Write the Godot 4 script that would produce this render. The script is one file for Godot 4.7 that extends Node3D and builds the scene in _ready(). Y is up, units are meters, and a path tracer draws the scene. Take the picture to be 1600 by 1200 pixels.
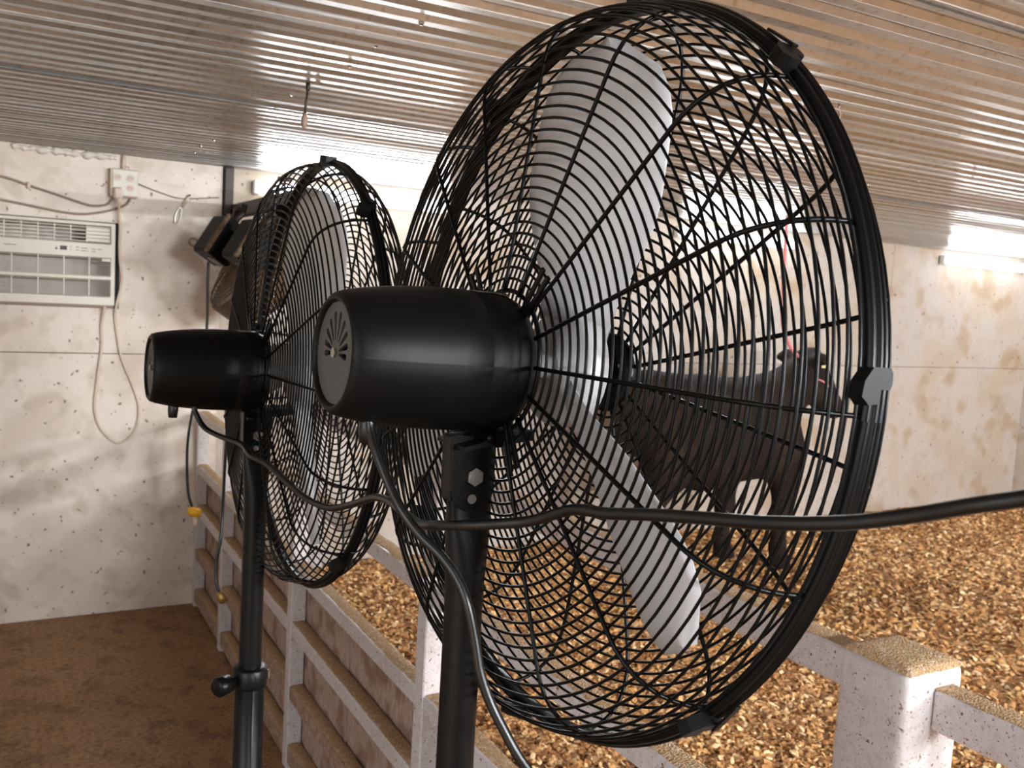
extends Node3D

const CEIL_Y := 2.166
const WALL_Z := -4.685
const AC_WALL_Z := -4.66
const REAR_Z := 3.3
const LEFT_X := -1.3
const RIGHT_X := 7.62
const BED_Y := 0.13

var used := {}
var M := {}

# ------------------------------------------------------------------ naming
func numbered(called: String) -> String:
	if not used.has(called):
		used[called] = 0
		return called
	used[called] += 1
	return "%s_%03d" % [called, used[called]]

func tag(o: Node, label: String, category: String, group := "", kind := "") -> void:
	o.set_meta("label", label)
	if category: o.set_meta("category", category)
	if group: o.set_meta("group", group)
	if kind: o.set_meta("kind", kind)

func base(called: String, at: Vector3, label := "", category := "", group := "") -> Node3D:
	var n := Node3D.new()
	n.name = numbered(called)
	add_child(n)
	n.position = at
	if label: tag(n, label, category, group)
	return n

func part(parent: Node, called: String, mesh: Mesh, material: Material, xf := Transform3D.IDENTITY) -> MeshInstance3D:
	var o := MeshInstance3D.new()
	o.name = numbered(called) if parent == self else called
	o.mesh = mesh
	o.material_override = material
	o.transform = xf
	o.cast_shadow = GeometryInstance3D.SHADOW_CASTING_SETTING_ON
	parent.add_child(o, true)
	return o

func group_part(parent: Node, called: String, xf := Transform3D.IDENTITY) -> Node3D:
	var n := Node3D.new()
	n.name = called
	n.transform = xf
	parent.add_child(n, true)
	return n

func structure(called: String) -> Node3D:
	var n := Node3D.new()
	n.name = called
	add_child(n)
	n.set_meta("kind", "structure")
	return n

# ------------------------------------------------------------------ textures and materials
func noise(seed_: int, freq: float, octaves := 4, kind := FastNoiseLite.TYPE_SIMPLEX_SMOOTH) -> FastNoiseLite:
	var n := FastNoiseLite.new()
	n.seed = seed_
	n.noise_type = kind
	n.frequency = freq
	n.fractal_type = FastNoiseLite.FRACTAL_FBM
	n.fractal_octaves = octaves
	return n

func gray(seed_: int, freq: float, size := 512, octaves := 4) -> Image:
	var im := noise(seed_, freq, octaves).get_seamless_image(size, size, false, false, 0.1, true)
	im.convert(Image.FORMAT_L8)
	return im

# layers: base colour, then [image, low, high, colour, strength]
func blend_texture(size: int, base_color: Color, layers: Array) -> ImageTexture:
	var out := PackedByteArray()
	out.resize(size * size * 3)
	var datas := []
	for l in layers: datas.append(l[0].get_data())
	for i in size * size:
		var r := base_color.r
		var g := base_color.g
		var b := base_color.b
		for k in layers.size():
			var l: Array = layers[k]
			var v: float = datas[k][i] / 255.0
			var t: float = clampf((v - l[1]) / (l[2] - l[1]), 0.0, 1.0) * l[4]
			var c: Color = l[3]
			r += (c.r - r) * t
			g += (c.g - g) * t
			b += (c.b - b) * t
		out[i * 3] = int(clampf(r, 0, 1) * 255)
		out[i * 3 + 1] = int(clampf(g, 0, 1) * 255)
		out[i * 3 + 2] = int(clampf(b, 0, 1) * 255)
	return ImageTexture.create_from_image(Image.create_from_data(size, size, false, Image.FORMAT_RGB8, out))

func stretched(im: Image, sx: int, sy: int) -> Image:
	# the same pattern squeezed along one axis and tiled, for grain and streaks
	var w := im.get_width()
	var small: Image = im.duplicate()
	small.resize(w / sx, w / sy, Image.INTERPOLATE_BILINEAR)
	var o := Image.create(w, w, false, Image.FORMAT_L8)
	for a in sx:
		for b in sy:
			o.blit_rect(small, Rect2i(0, 0, w / sx, w / sy), Vector2i(a * w / sx, b * w / sy))
	return o

func mat(called: String, color: Color, rough: float, metal := 0.0, texture: Texture2D = null, scale := 1.0, bump: Image = null, bump_cm := 0.0, world := true) -> StandardMaterial3D:
	var m := StandardMaterial3D.new()
	m.resource_name = called
	m.albedo_color = color
	m.roughness = rough
	m.metallic = metal
	if texture or bump:
		m.uv1_triplanar = true
		m.uv1_world_triplanar = world
		m.uv1_scale = Vector3.ONE * scale
	if texture: m.albedo_texture = texture
	if bump:
		m.heightmap_enabled = true
		m.heightmap_texture = ImageTexture.create_from_image(bump)
		m.heightmap_scale = bump_cm
	M[called] = m
	return m

func make_materials() -> void:
	var coarse := gray(3, 0.006)
	var mid := gray(5, 0.02)
	var fine := gray(7, 0.07, 512, 5)
	var blot := gray(11, 0.011, 512, 3)
	var speck := gray(13, 0.09, 512, 2)
	var speck2 := gray(17, 0.03, 512, 2)
	var streak_h := stretched(mid, 1, 8)
	var streak_v := stretched(mid, 8, 1)
	# painted wall sheets with brown splashes, rust-coloured marks and dirt spots
	var wall_t := blend_texture(512, Color(0.74, 0.70, 0.665), [
		[coarse, 0.45, 0.8, Color(0.71, 0.64, 0.55), 0.65],
		[blot, 0.62, 0.82, Color(0.62, 0.49, 0.35), 0.45],
		[mid, 0.55, 0.85, Color(0.68, 0.63, 0.58), 0.5],
		[streak_v, 0.68, 0.9, Color(0.66, 0.56, 0.45), 0.3],
		[speck, 0.86, 0.9, Color(0.38, 0.28, 0.2), 0.7]])
	mat("wall_paint", Color(1, 1, 1), 0.62, 0.0, wall_t, 0.42, fine, 0.12)
	var ac_wall_t := blend_texture(512, Color(0.85, 0.80, 0.75), [
		[coarse, 0.5, 0.85, Color(0.78, 0.72, 0.66), 0.7],
		[mid, 0.6, 0.85, Color(0.73, 0.66, 0.59), 0.45],
		[speck, 0.86, 0.9, Color(0.28, 0.2, 0.15), 0.75],
		[blot, 0.74, 0.87, Color(0.64, 0.56, 0.47), 0.3]])
	mat("aisle_wall_paint", Color(1, 1, 1), 0.6, 0.0, ac_wall_t, 0.55, fine, 0.1)
	# aisle floor: dirty plywood
	var floor_t := blend_texture(512, Color(0.62, 0.47, 0.325), [
		[stretched(fine, 1, 4), 0.4, 0.75, Color(0.44, 0.31, 0.2), 0.6],
		[streak_h, 0.45, 0.7, Color(0.62, 0.48, 0.34), 0.75],
		[stretched(fine, 1, 8), 0.55, 0.75, Color(0.31, 0.21, 0.13), 0.7],
		[blot, 0.55, 0.8, Color(0.3, 0.2, 0.13), 0.35],
		[fine, 0.6, 0.8, Color(0.66, 0.52, 0.37), 0.55],
		[stretched(speck, 1, 2), 0.8, 0.86, Color(0.17, 0.1, 0.06), 0.85]])
	mat("floor_wood", Color(1, 1, 1), 0.75, 0.0, floor_t, 0.9, fine, 0.2)
	# ceiling sheet
	var ceil_t := blend_texture(512, Color(0.80, 0.81, 0.82), [
		[stretched(mid, 2, 8), 0.45, 0.8, Color(0.73, 0.73, 0.72), 0.6],
		[speck, 0.74, 0.82, Color(0.5, 0.42, 0.35), 0.4]])
	mat("ceiling_metal", Color(1, 1, 1), 0.28, 0.5, ceil_t, 0.8)
	# fence
	var paint_t := blend_texture(512, Color(0.78, 0.75, 0.75), [
		[mid, 0.5, 0.85, Color(0.7, 0.66, 0.64), 0.6],
		[speck2, 0.815, 0.845, Color(0.45, 0.28, 0.16), 0.95],
		[speck, 0.82, 0.85, Color(0.3, 0.17, 0.1), 0.9],
		[streak_v, 0.72, 0.88, Color(0.6, 0.5, 0.42), 0.35]])
	mat("fence_paint", Color(1, 1, 1), 0.38, 0.0, paint_t, 3.4, fine, 0.05)
	var dirty_t := blend_texture(512, Color(0.62, 0.53, 0.46), [
		[mid, 0.4, 0.7, Color(0.47, 0.36, 0.28), 0.8],
		[streak_v, 0.5, 0.8, Color(0.68, 0.6, 0.54), 0.5],
		[speck, 0.7, 0.8, Color(0.3, 0.2, 0.14), 0.6]])
	mat("dirty_rail", Color(1, 1, 1), 0.7, 0.0, dirty_t, 1.8, fine, 0.06)
	var board_t := blend_texture(512, Color(0.64, 0.55, 0.5), [
		[streak_v, 0.45, 0.7, Color(0.5, 0.4, 0.33), 0.75],
		[stretched(fine, 6, 1), 0.5, 0.8, Color(0.75, 0.68, 0.64), 0.6],
		[blot, 0.5, 0.75, Color(0.42, 0.31, 0.23), 0.6]])
	mat("board_wood", Color(1, 1, 1), 0.75, 0.0, board_t, 1.3, fine, 0.12)
	var dust_t := blend_texture(512, Color(0.7, 0.56, 0.4), [
		[fine, 0.45, 0.7, Color(0.5, 0.36, 0.22), 0.8],
		[speck, 0.5, 0.7, Color(0.8, 0.7, 0.56), 0.7],
		[mid, 0.55, 0.8, Color(0.8, 0.74, 0.68), 0.6]])
	mat("dust", Color(1, 1, 1), 0.95, 0.0, dust_t, 5.0, fine, 0.3)
	# bedding
	var bed_t := blend_texture(512, Color(0.6, 0.42, 0.24), [
		[fine, 0.4, 0.65, Color(0.36, 0.22, 0.11), 0.9],
		[speck, 0.55, 0.75, Color(0.78, 0.6, 0.38), 0.8]])
	mat("bedding_bed", Color(1, 1, 1), 0.9, 0.0, bed_t, 2.4, fine, 0.6)
	var chip := mat("bedding_chip", Color(1, 1, 1), 0.75)
	chip.vertex_color_use_as_albedo = true
	# fans
	mat("black_gloss", Color(0.03, 0.03, 0.033), 0.34)
	mat("wire_black", Color(0.02, 0.019, 0.02), 0.33)
	M.black_gloss.metallic_specular = 0.3
	M.wire_black.metallic_specular = 0.28
	mat("motor_black", Color(0.03, 0.03, 0.034), 0.45, 0.0, null, 1.0)
	M.motor_black.metallic_specular = 0.3
	mat("cover_gray", Color(0.27, 0.268, 0.27), 0.5)
	mat("pole_black", Color(0.03, 0.031, 0.035), 0.38)
	M.pole_black.metallic_specular = 0.33
	mat("blade_aluminium", Color(0.78, 0.78, 0.79), 0.42, 0.15)
	mat("chrome", Color(0.75, 0.74, 0.72), 0.25, 1.0)
	mat("label_silver", Color(0.5, 0.49, 0.47), 0.4, 0.5)
	mat("rubber_black", Color(0.03, 0.028, 0.03), 0.36)
	mat("plug_yellow", Color(0.85, 0.62, 0.05), 0.5)
	mat("brass", Color(0.7, 0.58, 0.36), 0.4, 0.8)
	# air conditioner
	mat("ac_plastic", Color(0.82, 0.79, 0.74), 0.45)
	mat("foam_green", Color(0.09, 0.1, 0.07), 0.9)
	mat("print_gray", Color(0.25, 0.24, 0.24), 0.6)
	mat("cable_white", Color(0.78, 0.71, 0.64), 0.5)
	mat("cable_gray", Color(0.55, 0.46, 0.4), 0.6)
	mat("steel_brown", Color(0.2, 0.16, 0.14), 0.5, 0.4)
	var dusty := blend_texture(512, Color(0.3, 0.22, 0.15), [
		[fine, 0.4, 0.7, Color(0.55, 0.43, 0.29), 0.8],
		[mid, 0.5, 0.8, Color(0.16, 0.11, 0.08), 0.7]])
	mat("dusty_metal", Color(1, 1, 1), 0.7, 0.2, dusty, 3.0, null, 0.0, false)
	mat("lamp_black", Color(0.03, 0.03, 0.032), 0.5)
	M.lamp_black.metallic_specular = 0.25
	mat("lamp_glass", Color(0.25, 0.24, 0.24), 0.12)
	mat("caulk", Color(0.82, 0.78, 0.74), 0.7)
	var hide := blend_texture(512, Color(0.15, 0.125, 0.115), [
		[coarse, 0.5, 0.8, Color(0.24, 0.19, 0.16), 0.7],
		[fine, 0.5, 0.8, Color(0.1, 0.085, 0.08), 0.6]])
	mat("cow_hide", Color(1, 1, 1), 0.85, 0.0, hide, 1.2, null, 0.0, false)
	M.cow_hide.metallic_specular = 0.2
	mat("pink_rope", Color(0.86, 0.5, 0.5), 0.8)
	mat("horn_dark", Color(0.08, 0.07, 0.06), 0.4)
	mat("tag_cream", Color(0.85, 0.78, 0.55), 0.6)
	mat("lamp_housing", Color(0.85, 0.84, 0.82), 0.5)
	var tube := mat("tube_glow", Color(1, 1, 1), 0.4)
	tube.emission_enabled = true
	tube.emission = Color(0.965, 0.985, 1.0)
	tube.emission_energy_multiplier = 0.9

# ------------------------------------------------------------------ mesh helpers
func begin(smooth := true) -> SurfaceTool:
	var st := SurfaceTool.new()
	st.begin(Mesh.PRIMITIVE_TRIANGLES)
	st.set_smooth_group(0 if smooth else -1)
	return st

func done(st: SurfaceTool) -> ArrayMesh:
	st.generate_normals()
	return st.commit()

func tri(st: SurfaceTool, a: Vector3, b: Vector3, c: Vector3, out: Vector3) -> void:
	# clockwise seen from the side that "out" points to
	if (c - a).cross(b - a).dot(out) < 0.0:
		st.add_vertex(a); st.add_vertex(c); st.add_vertex(b)
	else:
		st.add_vertex(a); st.add_vertex(b); st.add_vertex(c)

func quad(st: SurfaceTool, a: Vector3, b: Vector3, c: Vector3, d: Vector3, out: Vector3) -> void:
	tri(st, a, b, c, out)
	tri(st, a, c, d, out)

# box with chamfered edges
func add_box(st: SurfaceTool, centre: Vector3, size: Vector3, bevel := 0.002, basis := Basis.IDENTITY) -> void:
	var h := size * 0.5
	var b := minf(bevel, minf(h.x, minf(h.y, h.z)) * 0.9)
	var i := h - Vector3.ONE * b
	var f := func(sx: float, sy: float, sz: float, axis: int) -> Vector3:
		var p := Vector3(sx * i.x, sy * i.y, sz * i.z)
		p[axis] = [sx, sy, sz][axis] * h[axis]
		return centre + basis * p
	for axis in 3:
		var u := (axis + 1) % 3
		var v := (axis + 2) % 3
		for s in [-1.0, 1.0]:
			var pts := []
			for q in [[-1.0, -1.0], [1.0, -1.0], [1.0, 1.0], [-1.0, 1.0]]:
				var e := [0.0, 0.0, 0.0]
				e[axis] = s; e[u] = q[0]; e[v] = q[1]
				pts.append(f.call(e[0], e[1], e[2], axis))
			var n := Vector3.ZERO
			n[axis] = s
			quad(st, pts[0], pts[1], pts[2], pts[3], basis * n)
	for axis in 3:
		var u := (axis + 1) % 3
		var v := (axis + 2) % 3
		for s in [-1.0, 1.0]:
			for t in [-1.0, 1.0]:
				var e0 := [0.0, 0.0, 0.0]
				e0[axis] = -1.0; e0[u] = s; e0[v] = t
				var e1 := e0.duplicate()
				e1[axis] = 1.0
				var n := Vector3.ZERO
				n[u] = s; n[v] = t
				quad(st, f.call(e0[0], e0[1], e0[2], u), f.call(e1[0], e1[1], e1[2], u), f.call(e1[0], e1[1], e1[2], v), f.call(e0[0], e0[1], e0[2], v), basis * n)
	for sx in [-1.0, 1.0]:
		for sy in [-1.0, 1.0]:
			for sz in [-1.0, 1.0]:
				tri(st, f.call(sx, sy, sz, 0), f.call(sx, sy, sz, 1), f.call(sx, sy, sz, 2), basis * Vector3(sx, sy, sz))

func box_mesh(centre: Vector3, size: Vector3, bevel := 0.002, basis := Basis.IDENTITY) -> ArrayMesh:
	var st := begin(false)
	add_box(st, centre, size, bevel, basis)
	return done(st)

# swept round tube; radii is one number or one per point
func add_tube(st: SurfaceTool, pts: PackedVector3Array, radii: Variant, sides := 8, closed := false) -> void:
	var n := pts.size()
	var rings := []
	var prev := Vector3.ZERO
	var right := Vector3.ZERO
	for i in n:
		var t: Vector3
		if closed: t = (pts[(i + 1) % n] - pts[(i + n - 1) % n]).normalized()
		elif i == 0: t = (pts[1] - pts[0]).normalized()
		elif i == n - 1: t = (pts[n - 1] - pts[n - 2]).normalized()
		else: t = (pts[i + 1] - pts[i - 1]).normalized()
		if i == 0:
			right = t.cross(Vector3.UP if absf(t.y) < 0.9 else Vector3.RIGHT).normalized()
		else:
			right = (right - t * right.dot(t)).normalized()
		var up := t.cross(right)
		var r: float = radii if radii is float else radii[i]
		var ring := PackedVector3Array()
		for k in sides:
			var a := TAU * k / sides
			ring.append(pts[i] + (right * cos(a) + up * sin(a)) * r)
		rings.append(ring)
	var last := n if closed else n - 1
	for i in last:
		var A: PackedVector3Array = rings[i]
		var j := (i + 1) % n
		var B: PackedVector3Array = rings[j]
		var shift := 0
		if closed and j == 0:
			var best := 1e9
			for s in sides:
				var dd := A[0].distance_squared_to(B[s])
				if dd < best: best = dd; shift = s
		for k in sides:
			var k2 := (k + 1) % sides
			var a0 := A[k]; var a1 := A[k2]
			var b0 := B[(k + shift) % sides]; var b1 := B[(k2 + shift) % sides]
			quad(st, a0, a1, b1, b0, (a0 + a1 + b0 + b1) * 0.25 - (pts[i] + pts[j]) * 0.5)
	if not closed:
		for e in [[0, 1], [n - 1, n - 2]]:
			var ring: PackedVector3Array = rings[e[0]]
			for k in sides:
				tri(st, pts[e[0]], ring[k], ring[(k + 1) % sides], pts[e[0]] - pts[e[1]])

func tube_mesh(pts: PackedVector3Array, radii: Variant, sides := 8, closed := false) -> ArrayMesh:
	var st := begin(true)
	add_tube(st, pts, radii, sides, closed)
	return done(st)

func smooth_path(pts: PackedVector3Array, step := 6) -> PackedVector3Array:
	var out := PackedVector3Array()
	for i in pts.size() - 1:
		var p0 := pts[maxi(i - 1, 0)]
		var p3 := pts[mini(i + 2, pts.size() - 1)]
		for k in step:
			out.append(pts[i].cubic_interpolate(pts[i + 1], p0, p3, k / float(step)))
	out.append(pts[pts.size() - 1])
	return out

# lathe round the local x axis; profile points are (x along the axis, radius)
func lathe_x(profile: PackedVector2Array, segs := 48, smooth := true) -> ArrayMesh:
	var st := begin(smooth)
	add_lathe_x(st, profile, segs)
	return done(st)

func add_lathe_x(st: SurfaceTool, profile: PackedVector2Array, segs := 48) -> void:
	for i in profile.size() - 1:
		var p := profile[i]
		var q := profile[i + 1]
		var nrm := Vector2(-(q.y - p.y), q.x - p.x)
		for k in segs:
			var a := TAU * k / segs
			var b := TAU * (k + 1) / segs
			var ca := Vector3(0, sin(a), cos(a))
			var cb := Vector3(0, sin(b), cos(b))
			var A := Vector3(p.x, 0, 0) + ca * p.y
			var B := Vector3(p.x, 0, 0) + cb * p.y
			var C := Vector3(q.x, 0, 0) + cb * q.y
			var D := Vector3(q.x, 0, 0) + ca * q.y
			var out := Vector3(nrm.x, 0, 0) + (ca + cb) * 0.5 * nrm.y
			if p.y > 1e-6: tri(st, A, B, C, out)
			if q.y > 1e-6: tri(st, A, C, D, out)

# prism: polygon in the local xy plane, pushed along z from z0 to z1
func prism_mesh(poly: PackedVector2Array, z0: float, z1: float, smooth := false) -> ArrayMesh:
	var st := begin(smooth)
	add_prism(st, poly, z0, z1)
	return done(st)

func add_prism(st: SurfaceTool, poly: PackedVector2Array, z0: float, z1: float) -> void:
	var idx := Geometry2D.triangulate_polygon(poly)
	for k in range(0, idx.size(), 3):
		var a := poly[idx[k]]; var b := poly[idx[k + 1]]; var c := poly[idx[k + 2]]
		tri(st, Vector3(a.x, a.y, z1), Vector3(b.x, b.y, z1), Vector3(c.x, c.y, z1), Vector3(0, 0, z1 - z0))
		tri(st, Vector3(a.x, a.y, z0), Vector3(b.x, b.y, z0), Vector3(c.x, c.y, z0), Vector3(0, 0, z0 - z1))
	var flip := -1.0 if Geometry2D.is_polygon_clockwise(poly) else 1.0
	for i in poly.size():
		var p := poly[i]
		var q := poly[(i + 1) % poly.size()]
		var o := Vector3(q.y - p.y, p.x - q.x, 0) * flip
		quad(st, Vector3(p.x, p.y, z0), Vector3(q.x, q.y, z0), Vector3(q.x, q.y, z1), Vector3(p.x, p.y, z1), o)

func circle_x(r: float, x: float, n: int) -> PackedVector3Array:
	var o := PackedVector3Array()
	for k in n:
		var a := TAU * k / n
		o.append(Vector3(x, r * sin(a), r * cos(a)))
	return o

# lathe round the local y axis
func lathe_y(profile: PackedVector2Array, segs := 32, smooth := true) -> ArrayMesh:
	var turned := PackedVector2Array()
	for p in profile: turned.append(Vector2(p.y, p.x))
	var st := begin(smooth)
	var st2 := begin(smooth)
	add_lathe_x(st2, turned, segs)
	var m := done(st2)
	st.append_from(m, 0, Transform3D(Basis(Vector3(0, 0, 1), PI / 2), Vector3.ZERO))
	return st.commit()

# ------------------------------------------------------------------ the scene
func _ready() -> void:
	make_camera_and_light()
	make_materials()
	make_shell()
	make_tube_lights()
	make_aisle_fence()
	make_far_fence()
	make_bedding()
	make_fans()
	make_cords()
	make_cow()
	make_wall_things()
	make_arm_and_old_fan()
	make_ceiling_bits()

func make_camera_and_light() -> void:
	var cam := Camera3D.new()
	cam.name = "camera"
	add_child(cam)
	cam.fov = 45.286
	cam.near = 0.02
	cam.far = 60.0
	cam.transform = Transform3D(Basis(
		Vector3(0.87326971, 0.05847948, 0.48371497),
		Vector3(-0.00237117, 0.99326948, -0.11580209),
		Vector3(-0.48723136, 0.09997948, 0.86753081)), Vector3(0, 1.65, 0))
	cam.current = true
	var lens := CameraAttributesPhysical.new()   # phone lens, focused on the near fan
	lens.frustum_focal_length = 28.767
	lens.frustum_focus_distance = 1.05
	lens.frustum_near = 0.02
	lens.frustum_far = 60.0
	lens.exposure_aperture = 11.0
	cam.attributes = lens
	var we := WorldEnvironment.new()
	we.name = "world_environment"
	var env := Environment.new()
	env.background_mode = Environment.BG_SKY
	var sky := Sky.new()
	var sm := ProceduralSkyMaterial.new()   # overcast daylight outside the barn door
	sm.sky_top_color = Color(0.80, 0.84, 0.90)
	sm.sky_horizon_color = Color(0.93, 0.93, 0.93)
	sm.ground_bottom_color = Color(0.42, 0.39, 0.35)
	sm.ground_horizon_color = Color(0.55, 0.52, 0.48)
	sm.sun_angle_max = 0.0
	sky.sky_material = sm
	env.sky = sky
	env.background_energy_multiplier = 1.1
	env.ambient_light_source = Environment.AMBIENT_SOURCE_DISABLED
	env.tonemap_mode = Environment.TONE_MAPPER_LINEAR
	env.tonemap_exposure = 7.7
	env.sdfgi_enabled = true
	env.ssao_enabled = true
	env.ssil_enabled = true
	we.environment = env
	add_child(we)

# opening in the aisle wall that the air conditioner sits in
const AC_X0 := -0.235
const AC_X1 := 0.462
const AC_Y0 := 1.479
const AC_Y1 := 1.846

func holed_mesh(x0: float, x1: float, y0: float, y1: float, z0: float, z1: float) -> ArrayMesh:
	var st := begin(false)
	for q in [[x0, AC_X0, y0, y1], [AC_X1, x1, y0, y1], [AC_X0, AC_X1, y0, AC_Y0], [AC_X0, AC_X1, AC_Y1, y1]]:
		add_box(st, Vector3((q[0] + q[1]) / 2, (q[2] + q[3]) / 2, (z0 + z1) / 2), Vector3(q[1] - q[0], q[3] - q[2], z1 - z0), 0.0)
	return done(st)

func make_shell() -> void:
	var w := RIGHT_X - LEFT_X
	# floor
	var fl := structure("floor")
	part(fl, "subfloor", box_mesh(Vector3((LEFT_X + RIGHT_X) / 2, -0.06, (WALL_Z + REAR_Z) / 2), Vector3(w + 0.6, 0.1, REAR_Z - WALL_Z + 0.6), 0.0), M.floor_wood)
	var zf := WALL_Z + 0.02
	while zf < REAR_Z:
		var z2 := minf(zf + 1.22, REAR_Z)
		part(fl, "floor_sheet", box_mesh(Vector3((LEFT_X + 0.93) / 2, -0.005, (zf + z2) / 2), Vector3(0.93 - LEFT_X, 0.01, z2 - zf - 0.005), 0.002), M.floor_wood)
		zf = z2
	# back wall: sheets of board with open joints, on a solid wall
	var wb := structure("wall_back")
	part(wb, "wall_core", holed_mesh(LEFT_X - 0.3, RIGHT_X + 0.3, -0.1, 2.3, WALL_Z - 0.165, WALL_Z - 0.015), M.dirty_rail)
	var xs := [LEFT_X, 0.948, 3.39, 5.83, RIGHT_X]
	for i in 4:
		for row in 2:
			var y0 := 0.0 if row == 0 else 1.253
			var y1 := 1.249 if row == 0 else CEIL_Y + 0.02
			var zfront := AC_WALL_Z if i == 0 else WALL_Z
			if i == 0 and row == 1:
				part(wb, "wall_sheet", holed_mesh(xs[0] + 0.0015, xs[1] - 0.0015, y0, y1, WALL_Z - 0.02, AC_WALL_Z), M.aisle_wall_paint)
				continue
			part(wb, "wall_sheet", box_mesh(Vector3((xs[i] + xs[i + 1]) / 2, (y0 + y1) / 2, (zfront + WALL_Z - 0.02) / 2), Vector3(xs[i + 1] - xs[i] - 0.003, y1 - y0, zfront - WALL_Z + 0.02), 0.002), M.aisle_wall_paint if i == 0 else M.wall_paint)
	# left wall with the wide barn doorway that lets daylight into the aisle
	var wl := structure("wall_left")
	for q in [[WALL_Z - 0.2, -0.6, 0.0, 2.3], [1.6, REAR_Z + 0.2, 0.0, 2.3], [-0.6, 1.6, 2.05, 2.3]]:
		part(wl, "wall_section", box_mesh(Vector3(LEFT_X - 0.075, (q[2] + q[3]) / 2, (q[0] + q[1]) / 2), Vector3(0.15, q[3] - q[2], q[1] - q[0]), 0.0), M.aisle_wall_paint)
	var wri := part(self, "wall_right", box_mesh(Vector3(RIGHT_X + 0.075, 1.1, (WALL_Z + REAR_Z) / 2), Vector3(0.15, 2.4, REAR_Z - WALL_Z + 0.6), 0.0), M.wall_paint)
	wri.set_meta("kind", "structure")
	var wr := part(self, "wall_rear", box_mesh(Vector3((LEFT_X + RIGHT_X) / 2, 1.1, REAR_Z + 0.075), Vector3(w + 0.6, 2.4, 0.15), 0.0), M.wall_paint)
	wr.set_meta("kind", "structure")
	# ceiling: ribbed sheets, each 12 ribs wide, overlapping at the seams
	var ce := structure("ceiling")
	part(ce, "roof_deck", box_mesh(Vector3((LEFT_X + RIGHT_X) / 2, CEIL_Y + 0.09, (WALL_Z + REAR_Z) / 2), Vector3(w + 0.6, 0.1, REAR_Z - WALL_Z + 0.6), 0.0), M.ceiling_metal)
	var pitch := 0.075
	var z := WALL_Z + 0.004
	var n := 0
	while z < REAR_Z:
		var st := begin(false)
		var prof := PackedVector2Array()   # (z, y)
		var ribs := 12
		for k in ribs:
			var zz := z + k * pitch
			prof.append(Vector2(zz, 0.0))
			prof.append(Vector2(zz + 0.030, 0.0))
			prof.append(Vector2(zz + 0.038, 0.013))
			prof.append(Vector2(zz + 0.067, 0.013))
		prof.append(Vector2(z + ribs * pitch, 0.0))
		prof.append(Vector2(z + ribs * pitch + 0.014, -0.001))
		for k in prof.size():
			prof[k].x += 0.0015 * sin(k * 2.3 + n)
			prof[k].y += 0.0010 * sin(k * 1.7 + n * 2.0) - (0.003 if n % 2 == 1 else 0.0)
		var steps := 12
		for k in prof.size() - 1:
			var a := prof[k]; var b := prof[k + 1]
			for s in steps:
				var xa := LEFT_X - 0.02 + (w + 0.04) * s / steps
				var xb := LEFT_X - 0.02 + (w + 0.04) * (s + 1) / steps
				var wa := 0.0016 * sin(xa * 1.9 + n + k * 0.3)
				var wb2 := 0.0016 * sin(xb * 1.9 + n + k * 0.3)
				quad(st, Vector3(xa, CEIL_Y + a.y + wa, a.x), Vector3(xb, CEIL_Y + a.y + wb2, a.x), Vector3(xb, CEIL_Y + b.y + wb2, b.x), Vector3(xa, CEIL_Y + b.y + wa, b.x), Vector3.DOWN)
		part(ce, "ceiling_sheet", done(st), M.ceiling_metal)
		z += ribs * pitch
		n += 1

func make_tube_lights() -> void:
	var rows := [
		[1.09, true, "glowing white tube light on back wall nearest the steel upright, behind the small fan"],
		[3.73, true, "glowing white tube light on back wall seen through the large fan guard"],
		[6.33, true, "glowing white tube light on back wall at the far right, clear of the fans"],
		[1.0, false, "white tube light high on the rear wall, nearest the aisle"],
		[2.95, false, "white tube light high on the rear wall, middle of the row"],
		[4.9, false, "white tube light high on the rear wall, farthest from the aisle"]]
	for r in rows:
		var x0: float = r[0]
		var back: bool = r[1]
		var zw := (WALL_Z if back else REAR_Z)
		var t := base("tube_light", Vector3(x0 + 0.53, 2.085, zw), r[2], "light", "tube lights along the walls")
		if not back: t.rotation.y = PI
		part(t, "housing", box_mesh(Vector3(0, 0, 0.012), Vector3(1.06, 0.062, 0.022), 0.004), M.lamp_housing)
		var prof := PackedVector2Array()
		for k in 13:
			var a := PI * k / 12
			prof.append(Vector2(cos(a) * 0.033, 0.022 + sin(a) * 0.03))
		var st := begin(true)
		add_prism_yz(st, prof, -0.5, 0.5)
		part(t, "glowing_tube", done(st), M.tube_glow)
		for s in [-1, 1]:
			part(t, "end_cap", box_mesh(Vector3(s * 0.515, 0, 0.03), Vector3(0.03, 0.07, 0.056), 0.006), M.lamp_housing)
		var l := AreaLight3D.new()
		l.name = "tube_area_light"
		l.area_size = Vector2(1.0, 0.06)
		l.area_normalize_energy = true
		l.light_color = Color(0.965, 0.985, 1.0)
		l.light_energy = 0.36 if back else 2.9
		l.shadow_enabled = true
		l.area_range = 20.0
		t.add_child(l)
		l.position = Vector3(0, -0.012, 0.075)
		l.rotation = Vector3(-0.14, PI, 0)   # faces away from its wall, a little down
		l.rotation_edit_mode = Node3D.ROTATION_EDIT_MODE_EULER

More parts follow.
